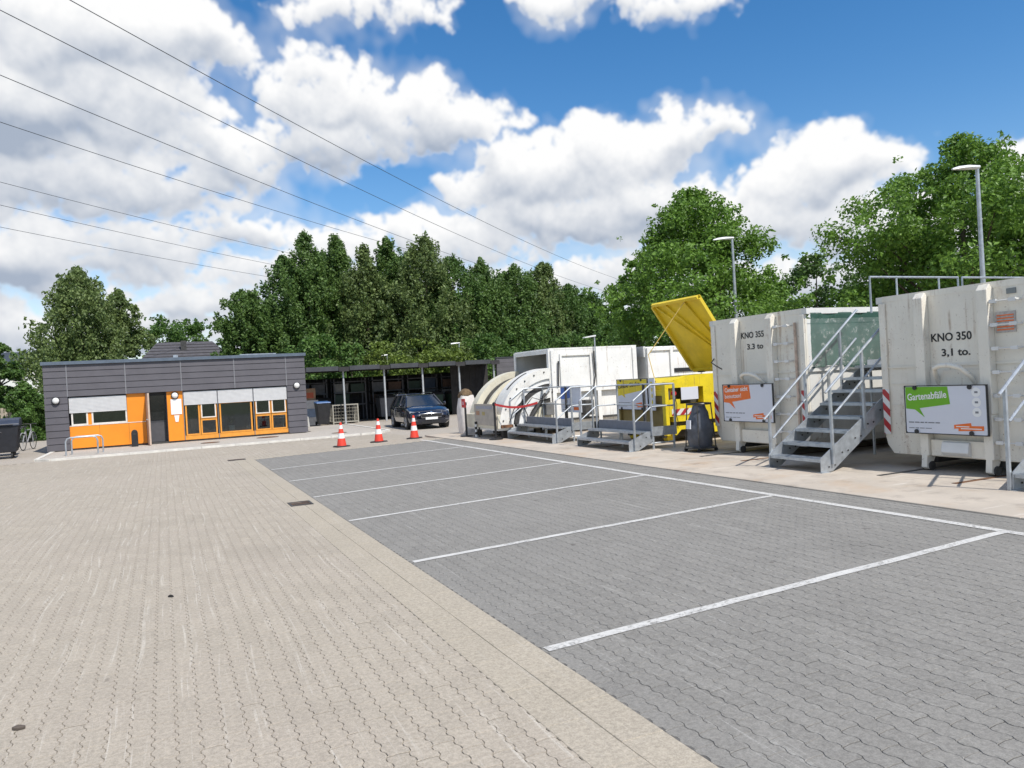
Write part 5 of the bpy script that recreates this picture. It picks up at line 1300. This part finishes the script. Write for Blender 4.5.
lamp_post('street lamp before the broad tree, behind container KNO 355', 732, 238, 6.3, .8)
lamp_post('small street lamp rising behind the shelter roof', 459, 343, 4.3, .6)
lamp_post('faint low street lamp behind the middle of the shelter roof', 387, 355, 3.7, .5)

# ------------------------------------------------------------ waste bins and bicycles at the left
DBIN = mat('anthracite_bin', (.018, .02, .026), .5, 0, .2); BLID = mat('blue_grey_lid', (.03, .038, .06), .45, 0, .15)
BSIDE = mat('reddish_bin_side', (.22, .07, .05), .6, 0, .2, 5)
def dumpster(label, x, y, rz, sidem, w=1.37):
    t = thing('waste_bin', label, 'bin', (x, y, 0), R_(rz), group='four-wheeled waste bins')
    h = w / 2
    MB().loft([[(-h * .86, -.40, .22), (h * .86, -.40, .22), (h * .86, .40, .22), (-h * .86, .40, .22)], [(-h, -.52, 1.12), (h, -.52, 1.12), (h, .52, 1.12), (-h, .52, 1.12)]]).build('body', DBIN, t, local=True, bevel=.02)
    MB().hexa([(h * .885, -.22, .40), (h * .885 + .012, -.22, .40), (h * .885 + .012, .22, .40), (h * .885, .22, .40), (h * .985, -.24, 1.0), (h * .985 + .012, -.24, 1.0), (h * .985 + .012, .24, 1.0), (h * .985, .24, 1.0)]).build('side_panel', sidem, t, local=True)
    ld_ = MB().prism([(-.56, 1.122), (.56, 1.122), (.54, 1.20), (.30, 1.32), (0, 1.37), (-.30, 1.32), (-.54, 1.20)], 0, -h - .03, h + .03).build('lid', BLID, t, local=True, bevel=.02)
    MB().tube([(-h * .8, -.575, 1.17), (h * .8, -.575, 1.17)], .016, 8).build('grip', DBIN, ld_, local=True)
    for sx in (-1, 1):
        MB().tube([(sx * (h + .0), 0, 1.0), (sx * (h + .09), 0, 1.0)], .03, 10).build('trunnion', DBIN, t, local=True)
        for sy in (-.30, .30):
            MB().tube([(sx * h * .68 - .025, sy, .10), (sx * h * .68 + .025, sy, .10)], .10, 14).build('wheel', RUBBER, t, local=True)
            MB().box(sx * h * .68 - .035, sx * h * .68 + .035, sy - .03, sy + .03, .12, .225).build('castor', DARKST, t, local=True)
    MB().box(-.10, .10, -.50, -.47, .78, .90).build('label_tag', WHITE, t, local=True)
    return t
dumpster('dark waste bin with reddish side at the left picture edge', -5.25, 27.5, 8, BSIDE)
dumpster('dark waste bin with blue-grey lid behind the reddish one', -5.35, 31.6, 5, DBIN, 1.5)
dumpster('dark waste bin furthest back in the row by the bush', -5.6, 33.6, 5, DBIN, 1.5)
def bicycle(label, x, y, rz, colr):
    t = thing('bicycle', label, 'bicycle', (x, y, 0), R_(rz), group='bicycles parked by the bush')
    fm = mat('bike_' + colr, {'silver': (.5, .5, .52), 'white': (.7, .7, .7), 'black': (.05, .05, .06)}[colr], .35, .4)
    for xx in (-.52, .52):
        pts = [(xx + .33 * math.cos(a), 0, .345 + .33 * math.sin(a)) for a in [2 * math.pi * k / 24 for k in range(25)]]
        wl = MB().tube(pts, .016, 6).build('wheel', RUBBER, t, local=True)
        for k in range(8):
            a = math.pi * k / 8; MB().tube([(xx - .31 * math.cos(a), 0, .345 - .31 * math.sin(a)), (xx + .31 * math.cos(a), 0, .345 + .31 * math.sin(a))], .003, 4).build('spoke', GALV, wl, local=True)
        MB().tube([(xx + .345 * math.cos(R_(a)), 0, .345 + .36 * math.sin(R_(a))) for a in range(10, 175, 15)], .022, 6).build('mudguard', fm, wl, local=True)
    f_ = MB(); A, B, C, D, E_ = (-.52, 0, .345), (-.08, 0, .30), (-.2, 0, .80), (.38, 0, .82), (.52, 0, .345)
    for p, q in ((A, B), (A, C), (B, C), (B, D), (C, D), (D, E_)): f_.tube([p, q], .018, 6)
    f_.build('frame', fm, t, local=True)
    MB().tube([(.38, 0, .82), (.34, 0, 1.02)], .014, 6).build('stem', fm, t, local=True)
    MB().tube([(.18, -.28, 1.03), (.34, -.16, 1.05), (.36, 0, 1.03), (.34, .16, 1.05), (.18, .28, 1.03)], .014, 6).build('handlebar', DARKST, t, local=True)
    MB().tube([(-.20, 0, .8), (-.23, 0, .92)], .014, 6).build('seat_post', GALV, t, local=True)
    MB().prism([(-.36, -.08), (-.36, .08), (-.20, .06), (-.04, .02), (-.04, -.02), (-.20, -.06)], 2, .92, .98).build('saddle', BLACK, t, local=True, bevel=.01)
bicycle('silver bicycle leaning closest to the office wall', -5.05, 36.6, 78, 'silver')
bicycle('pale bicycle standing between the bins and the silver one', -5.6, 36.9, 84, 'white')

# ------------------------------------------------------------ trees and shrubs
BARK = mat('bark', (.10, .08, .06), .9, 0, .3, 8, .5, 20)
LEAF = {'oak': leaf_mat('leaf_broad', (.050, .108, .016), (.178, .315, .048), .26),
        'dark': leaf_mat('leaf_dark_green', (.036, .078, .019), (.115, .202, .045), .24),
        'birch': leaf_mat('leaf_birch', (.062, .100, .033), (.185, .248, .078), .28),
        'alder': leaf_mat('leaf_alder', (.042, .088, .022), (.138, .226, .054), .28),
        'yellow': leaf_mat('leaf_yellow_green', (.062, .102, .018), (.18, .245, .045), .26),
        'shrub': leaf_mat('leaf_shrub', (.040, .090, .018), (.118, .212, .045), .26)}
def leaf_cloud(centers, radii, n, size, flat=.75, droop=0.0, out=None):
    """n small leaf faces scattered through the given clumps"""
    centers = np.asarray(centers); radii = np.asarray(radii)
    wgt = radii ** 2; idx = rng.choice(len(centers), n, p=wgt / wgt.sum())
    d = rng.normal(size=(n, 3)); d /= np.linalg.norm(d, axis=1)[:, None]
    r = radii[idx] * rng.random(n) ** .45
    c = centers[idx] + d * r[:, None] * np.array([1, 1, flat])
    nrm = d * .55 + rng.normal(size=(n, 3)) * .6 + np.array([0, 0, .45]); nrm /= np.linalg.norm(nrm, axis=1)[:, None]
    a = np.cross(nrm, rng.normal(size=(n, 3))); a /= np.linalg.norm(a, axis=1)[:, None]
    if droop:
        a = a * (1 - droop) + np.array([0, 0, -1.0]) * droop; a /= np.linalg.norm(a, axis=1)[:, None]
    b = np.cross(nrm, a); b /= np.maximum(np.linalg.norm(b, axis=1)[:, None], 1e-6)
    L = size * rng.uniform(.65, 1.3, n)[:, None]; W = L * rng.uniform(.45, .7, n)[:, None]
    V = np.stack([c - a * L * .5, c + b * W * .5 + nrm * L * .08, c + a * L * .5, c - b * W * .5 + nrm * L * .08], 1)
    return V.reshape(-1, 3)
def leaf_object(name, V, m, parent):
    n = len(V) // 4
    return np_mesh(name, V, np.full(n, 4), np.arange(4 * n), m, parent)
def make_tree(name, label, cat, loc, H, rad, base, profile, nclump, nleaf, size, leaf, clump=.20, droop=0.0, group=None, trunk=.16, lean=0.0, hollow=.45, limbs=14, flat=.75):
    """trunk with limbs and a crown of leaf clumps; profile(t) gives the relative radius up the crown"""
    t = thing(name, label, cat, loc, group=group)
    cs, rs = [], []
    lob = rng.uniform(0, 6.28, 5)
    for k in range(nclump):
        tt = rng.random() ** .85
        ang = rng.uniform(0, 2 * math.pi)
        lobe = 1 + .18 * math.sin(2 * ang + lob[0]) + .15 * math.sin(3 * ang + lob[1] + 5 * tt) + .14 * math.sin(11 * tt + lob[2] + ang) + .10 * math.sin(19 * tt + lob[3] - 2 * ang)
        rr = rad * profile(tt) * lobe * (rng.random() ** hollow) * rng.uniform(.85, 1.12)
        z = base + (H - base) * tt
        cs.append((rr * math.cos(ang) + lean * z, rr * math.sin(ang), z)); rs.append(rad * clump * rng.uniform(.5, 1.3) * (.35 + .65 * profile(tt)))
    for k in range(nclump // 5):      # loose sprays beyond the crown's edge
        tt = rng.uniform(.05, .97); ang = rng.uniform(0, 2 * math.pi); rr = rad * profile(tt) * rng.uniform(1.0, 1.28)
        cs.append((rr * math.cos(ang), rr * math.sin(ang), base + (H - base) * tt + rng.uniform(0, .04) * H)); rs.append(rad * clump * rng.uniform(.18, .4))
    for k in range(6):      # leading shoots at the top
        cs.append((rng.normal(0, rad * .06) + lean * H, rng.normal(0, rad * .06), H * (1 - .022 * k))); rs.append(rad * clump * .32)
    leaf_object('crown', leaf_cloud(cs, rs, nleaf, size, droop=droop, flat=flat), LEAF[leaf], t)
    tr = MB(); zs = [0, .15 * H, .4 * H, .65 * H, .9 * H]
    tr.tube([(lean * z + .05 * math.sin(z), .04 * math.cos(z * 1.3), z - .05) for z in zs], [trunk, trunk * .82, trunk * .6, trunk * .35, trunk * .1], 10)
    order = sorted(range(len(cs)), key=lambda q: -rs[q])[:limbs]
    for q in order:
        c = Vector(cs[q]); z0 = max(base * .8, c.z - rad * .55)
        s = Vector((lean * z0, 0, z0)); m_ = s.lerp(c, .5) + Vector((0, 0, -.06 * rad))
        tr.tube([s, m_, c], [trunk * .35, trunk * .22, trunk * .08], 6)
    tr.build('trunk', BARK, t, local=True)
    return t
round_p = lambda t: math.sqrt(max(0.02, 1 - (2 * t - .85) ** 2 / 1.45)) if t < .95 else .35
oval_p = lambda t: (max(.03, math.sin(math.pi * min(1, .16 + .84 * t) ** .9))) ** .75
cone_p = lambda t: max(.06, (1 - t) ** .62 * (.55 + .45 * min(1, t * 5)))
col_p = lambda t: max(.05, (1 - t ** 1.7) ** .95 * (.75 + .25 * min(1, t * 4)))
dome_p = lambda t: max(.05, (1 - t ** 2.8) ** .8 * (.8 + .2 * min(1, t * 4)))
loose_p = lambda t: max(.06, (1 - t ** 1.5) ** .8 * (.7 + .3 * min(1, t * 3)))
def ground_at(u, dist, z=0.0):
    p = at(u, 384, dist); return (p.x, p.y, z)
def htop(u, v, dist): return at(u, v, dist).z
# the two broad trees behind the containers, and what stands between them
def broad(label, u, v, dist, rad, base, n, nleaf, size, leaf='oak', prof=oval_p, **kw):
    return make_tree('broadleaf_tree', label, 'tree', ground_at(u, dist), htop(u, v, dist), rad, base, prof, n, nleaf, size, leaf, group='trees behind the containers', **kw)
broad('broad green tree behind the yellow lid and container KNO 355', 702, 192, 31, 3.8, .9, 360, 56000, .155, prof=oval_p, clump=.175, limbs=26, trunk=.2)
broad('tall spreading tree at the right behind container KNO 350', 972, 138, 25, 4.2, 1.4, 380, 62000, .145, clump=.17, limbs=30, trunk=.22)
broad('half-cut broad tree at the right picture edge behind the lamp', 1090, 175, 25, 3.2, 1.2, 120, 22000, .165, clump=.22, limbs=16)
broad('smaller darker tree in the gap between the two broad trees', 822, 256, 40, 3.2, 1.0, 90, 11000, .20, leaf='dark', clump=.22)
broad('low leafy tree right of the gap, under the spreading crown', 878, 262, 36, 2.6, .8, 70, 9000, .19, clump=.23)
broad('low bushy tree left of the yellow lid', 640, 262, 36, 2.1, .6, 70, 9000, .19, clump=.22)
broad('low bushy tree between broad tree and darker tree', 775, 272, 35, 2.2, .6, 60, 8000, .19, clump=.23)
broad('dark low tree under the tall spreading crown', 925, 240, 33, 3.0, .6, 70, 9000, .19, leaf='dark', clump=.23)
def hedge(label, u0, u1, dist, h, n, nleaf, size, leaf):
    a, b = Vector(ground_at(u0, dist)), Vector(ground_at(u1, dist))
    t = thing('shrub_row', label, 'hedge', tuple(a))
    cs, rs = [], []
    for k in range(n):
        p = (b - a) * rng.random(); hh = h * rng.uniform(.7, 1.1)
        cs.append((p.x + rng.normal(0, .3), p.y + rng.normal(0, .5), hh * rng.random() ** .7)); rs.append(rng.uniform(.35, .75))
    leaf_object('foliage', leaf_cloud(cs, rs, nleaf, size), LEAF[leaf], t)
    st = MB()
    for k in range(14):
        p = (b - a) * ((k + .5) / 14); st.tube([(p.x, p.y, -.05), (p.x + .1, p.y, h * .6)], [.04, .015], 5)
    st.build('stems', BARK, t, local=True)
hedge('tall hedge filling the gap behind the white containers at right', 620, 1150, 30, 2.7, 170, 19000, .17, 'dark')
# the wood behind the shelter: tall narrow trees one can tell apart
protos = []
def wood_tree(k, label, u, v, dist, rad, leaf, prof, nleaf=34000, droop=.35, base=1.0):
    return make_tree('woodland_tree', label, 'tree', ground_at(u, dist), htop(u, v, dist), rad * 1.42, base, prof, 360, nleaf if dist < 63 else nleaf // 2, .215 if dist < 63 else .28, leaf, clump=.16, droop=droop, flat=1.7, group='trees of the wood behind the shelter', trunk=.2, limbs=6, hollow=.4)
tall = [(252, 292, 52, 1.45, 'alder', round_p, 'rounded low tree at the left end of the wood'),
        (289, 257, 56, 2.2, 'dark', dome_p, 'dark tree second from the left end of the wood'),
        (314, 234, 55, 2.7, 'alder', col_p, 'tallest dark tree at the left shoulder of the wood'),
        (343, 237, 57, 2.3, 'alder', cone_p, 'pointed light-tipped tree right of the wood\'s left shoulder'),
        (371, 248, 55, 2.3, 'birch', col_p, 'feathery grey-green tree left of the middle of the wood'),
        (394, 240, 57, 2.3, 'alder', cone_p, 'slim pointed tree in the middle of the wood'),
        (431, 238, 55, 3.0, 'birch', cone_p, 'tall feathery conical tree in the middle of the wood'),
        (459, 258, 57, 2.6, 'dark', dome_p, 'dark tree right of the tall feathery one'),
        (487, 262, 58, 2.7, 'alder', col_p, 'evenly green tree right of the middle of the wood'),
        (520, 268, 59, 2.6, 'alder', dome_p, 'lower green tree above the white press'),
        (548, 264, 60, 2.2, 'birch', cone_p, 'slim tree with a thin tip above the white press'),
        (574, 286, 62, 2.3, 'dark', dome_p, 'dark tree near the right end of the wood'),
        (597, 294, 64, 2.3, 'dark', cone_p, 'dark spruce at the right end of the wood'),
        (274, 300, 60, 1.7, 'dark', col_p, 'dark filling tree behind the left end of the wood'),
        (330, 254, 64, 3.4, 'dark', dome_p, 'deep green tree behind the left shoulder of the wood'),
        (412, 256, 64, 3.4, 'dark', dome_p, 'deep green tree behind the middle of the wood'),
        (505, 275, 66, 3.6, 'dark', dome_p, 'deep green tree behind the right half of the wood'),
        (560, 290, 68, 3.4, 'dark', dome_p, 'deep green tree behind the dark right end of the wood'),
        (620, 310, 66, 2.6, 'dark', col_p, 'half-hidden dark tree beyond the right end of the wood')]
for k, (u, v, dist, rad, leaf, prof, lab) in enumerate(tall): wood_tree(k, lab, u, v, dist, rad, leaf, prof)
for (u, v, d, r, lf_, lab) in ((322, 338, 47, 2.0, 'shrub', 'bright green bush just behind the office corner'), (352, 345, 47, 1.6, 'shrub', 'bright green bush behind the shelter left of the yellowish ones'), (385, 343, 48, 1.9, 'yellow', 'yellow-green bush behind the left half of the shelter'),
                              (420, 340, 48, 2.1, 'yellow', 'yellow-green bush behind the middle of the shelter'), (455, 346, 48, 1.8, 'yellow', 'yellow-green bush behind the small street lamp'), (490, 335, 49, 2.0, 'shrub', 'green bush behind the right end of the shelter'),
                              (530, 330, 50, 2.2, 'shrub', 'green bush behind the hood of the white press'), (575, 335, 50, 2.2, 'dark', 'dark bush behind the long white container'), (615, 330, 46, 2.2, 'shrub', 'leafy bush behind the far end of the long white container')):
    make_tree('bush', lab, 'bush', ground_at(u, d), htop(u, v, d), r, .1, round_p, 60, 5200, .22, lf_, clump=.30, group='bushes behind the shelter', trunk=.07, limbs=8)
# left side
make_tree('birch_tree', 'large grey-green birch behind the left half of the office', 'tree', ground_at(84, 60), htop(84, 270, 60), 4.1, .5, dome_p, 420, 38000, .25, 'birch', clump=.17, flat=1.4, droop=.5, trunk=.22, limbs=14)
make_tree('broadleaf_tree', 'slightly lower round tree touching the right side of the birch', 'tree', ground_at(124, 63), htop(124, 290, 63), 2.4, .6, dome_p, 200, 15000, .26, 'birch', clump=.24, droop=.4)
make_tree('broadleaf_tree', 'low bright green tree left of the dark house roof', 'tree', ground_at(165, 72), htop(165, 318, 72), 3.6, 1.0, round_p, 70, 7000, .32, 'shrub', clump=.26)
make_tree('broadleaf_tree', 'low bright green tree right behind the dark house roof', 'tree', ground_at(198, 76), htop(198, 320, 76), 3.0, 1.0, round_p, 70, 7000, .32, 'shrub', clump=.26)
make_tree('broadleaf_tree', 'dark tree at the left picture edge above the bins', 'tree', ground_at(0, 44), htop(0, 345, 44), 1.15, .8, round_p, 80, 8000, .22, 'dark', clump=.25)
make_tree('bush', 'tall green bush between the bins and the office wall', 'bush', ground_at(24, 39), htop(24, 382, 39), 1.1, .05, dome_p, 110, 13000, .15, 'shrub', clump=.28, trunk=.06, limbs=8)
make_tree('bush', 'low leafy bush at the office foot behind the bicycles', 'bush', ground_at(34, 41), htop(34, 400, 41), 1.0, .05, round_p, 50, 5000, .15, 'dark', clump=.30, trunk=.05, limbs=6)
make_tree('bush', 'wide dark bush behind the row of waste bins', 'bush', ground_at(-14, 41), htop(-14, 392, 41), 1.4, .05, round_p, 60, 7000, .17, 'dark', clump=.28, trunk=.05, limbs=6)
hedge('distant green hedge closing the view at the far left', -260, 45, 90, 2.6, 90, 8000, .34, 'dark')
hedge('distant hedge behind office and shelter', 60, 420, 58, 2.6, 120, 12000, .28, 'dark')
# pale slatted fence behind the left bins
fc = thing('slatted_fence', 'pale wooden slatted fence at the left edge behind the bins', 'fence', ground_at(0, 39))
FEN = mat('pale_fence_wood', (.35, .30, .24), .8, 0, .2, 5)
fp = Vector(ground_at(0, 39))
for k in range(18): MB().box(fp.x - 2.6 + k * .17, fp.x - 2.6 + k * .17 + .13, fp.y, fp.y + .025, .05, 1.75 + random.uniform(-.01, .01)).build('slat', FEN, fc)
for z in (.4, 1.4): MB().box(fp.x - 2.7, fp.x + .45, fp.y + .026, fp.y + .07, z, z + .09).build('rail', FEN, fc)

# ------------------------------------------------------------ houses behind
TILE = mat('dark_roof_tiles', (.075, .072, .08), .7, 0, .15, 3, .3, 8)
def hip_house(label, cx, cy, w, d, eave, ridge, wallm, roofm, ridge_w):
    t = thing('house', label, 'house', (cx, cy, 0))
    MB().box(cx - w / 2, cx + w / 2, cy - d / 2, cy + d / 2, 0, eave).build('wall', wallm, t)
    o = .4; a, b, c, e = cx - w / 2 - o, cx + w / 2 + o, cy - d / 2 - o, cy + d / 2 + o
    r0, r1 = cx - ridge_w / 2, cx + ridge_w / 2
    r = MB(); r.v = [(a, c, eave), (b, c, eave), (b, e, eave), (a, e, eave), (r0, cy, ridge), (r1, cy, ridge)]
    r.f = [(0, 1, 5, 4), (1, 2, 5), (2, 3, 4, 5), (3, 0, 4), (0, 3, 2, 1)]
    ro = r.build('roof', roofm, t)
    # tile courses as thin ledges on the front slope
    n = 9
    for k in range(1, n):
        q = k / n; xa = a + (r0 - a) * q; xb = b + (r1 - b) * q; yy = c + (cy - c) * q; zz = eave + (ridge - eave) * q
        MB().obox((xa + .05, yy - .02, zz + .02), (xb - .05, yy - .02, zz + .02), .06, .035).build('tile_course', roofm, ro)
    for s in (-.25, .2): MB().box(cx + w * s - .4, cx + w * s + .4, cy - d / 2 - .03, cy - d / 2 - .002, 1.0, 2.1).build('window', GLASS, t)
    return t, ro
p = at(187, 357, 58)
hh, ro = hip_house('house with dark hipped tile roof behind the office', p.x, p.y + 3, 6.9, 7.5, 3.9, at(187, 343, 62).z, mat('cream_render', (.5, .46, .38), .8), TILE, 4.0)
MB().box(p.x - .35, p.x + .05, p.y + 1.6, p.y + 2.0, 5.0, at(187, 341, 60).z).build('vent_pipe', DARKST, ro)
p = at(18, 372, 74)
hw = thing('house', 'white house with dark flat-pitched roof far left', 'house', (p.x, p.y + 4, 0))
HWM = mat('white_render', (.76, .76, .74), .8, 0, .04)
MB().box(p.x - 5, p.x + 3.2, p.y, p.y + 8, 0, at(18, 364, 74).z).build('wall', HWM, hw)
z1 = at(18, 364, 74).z
MB().prism([(p.x - 5.6, z1), (p.x + 3.8, z1), (p.x + 3.2, z1 + 1.1), (p.x - 5.0, z1 + 1.1)], 1, p.y - .5, p.y + 8.5).build('roof', mat('slate_blue_roof', (.07, .085, .12), .5), hw)
for (a, b) in ((-.5, .5), (1.3, 2.3)):
    w_ = MB().box(p.x + a, p.x + b, p.y - .06, p.y - .003, z1 - 1.7, z1 - .7).build('window', FRW, hw)
    MB().box(p.x + a + .08, p.x + b - .08, p.y - .075, p.y - .061, z1 - 1.62, z1 - .78).build('pane', GLASS, w_)

# ------------------------------------------------------------ overhead power lines, all running the same way
WIRE = mat('conductor', (.10, .105, .12), .5, .5, .1)
vd = ROT @ _d(800, 366); vd.z = 0; vd.normalize()
names = ['topmost', 'second', 'third', 'fourth', 'fifth', 'sixth', 'lowest']
for k, (u0, v0, u1, v1, hgt) in enumerate(((70, 0, 612, 277, 21), (0, 10, 605, 291, 21), (0, 75, 600, 297, 20), (0, 122, 385, 243, 20), (0, 182, 285, 252, 21), (0, 205, 275, 265, 20), (0, 227, 270, 277, 19))):
    # foot of the line: point on the first sight ray at that height, then along the common direction
    d0 = ROT @ _d(u0, v0); p0 = d0 * ((hgt - CAM_H) / d0.z) + Vector((0, 0, CAM_H))
    d1 = ROT @ _d(u1, v1)
    # far point: same vertical plane, at its own height
    n_ = Vector((-vd.y, vd.x, 0)); s1 = n_.dot(p0) / n_.dot(d1)
    p1 = Vector((0, 0, CAM_H)) + d1 * s1
    L = (p1 - p0).length; dirv = (p1 - p0) / L
    pts = []
    for i in range(-10, 41):
        q = i / 30
        sag = .0 if not 0 < q < 1 else 0
        pts.append(p0 + dirv * (L * q) + Vector((0, 0, -1.1 * (L / 110) ** 2 * 4 * q * (1 - q) * (.5 if q < 0 or q > 1 else 1))))
    tag(MB().tube(pts, .023, 5).build('power_line', WIRE), '%s of the seven thin power lines crossing the sky at left' % names[k], 'power line', 'overhead power lines')
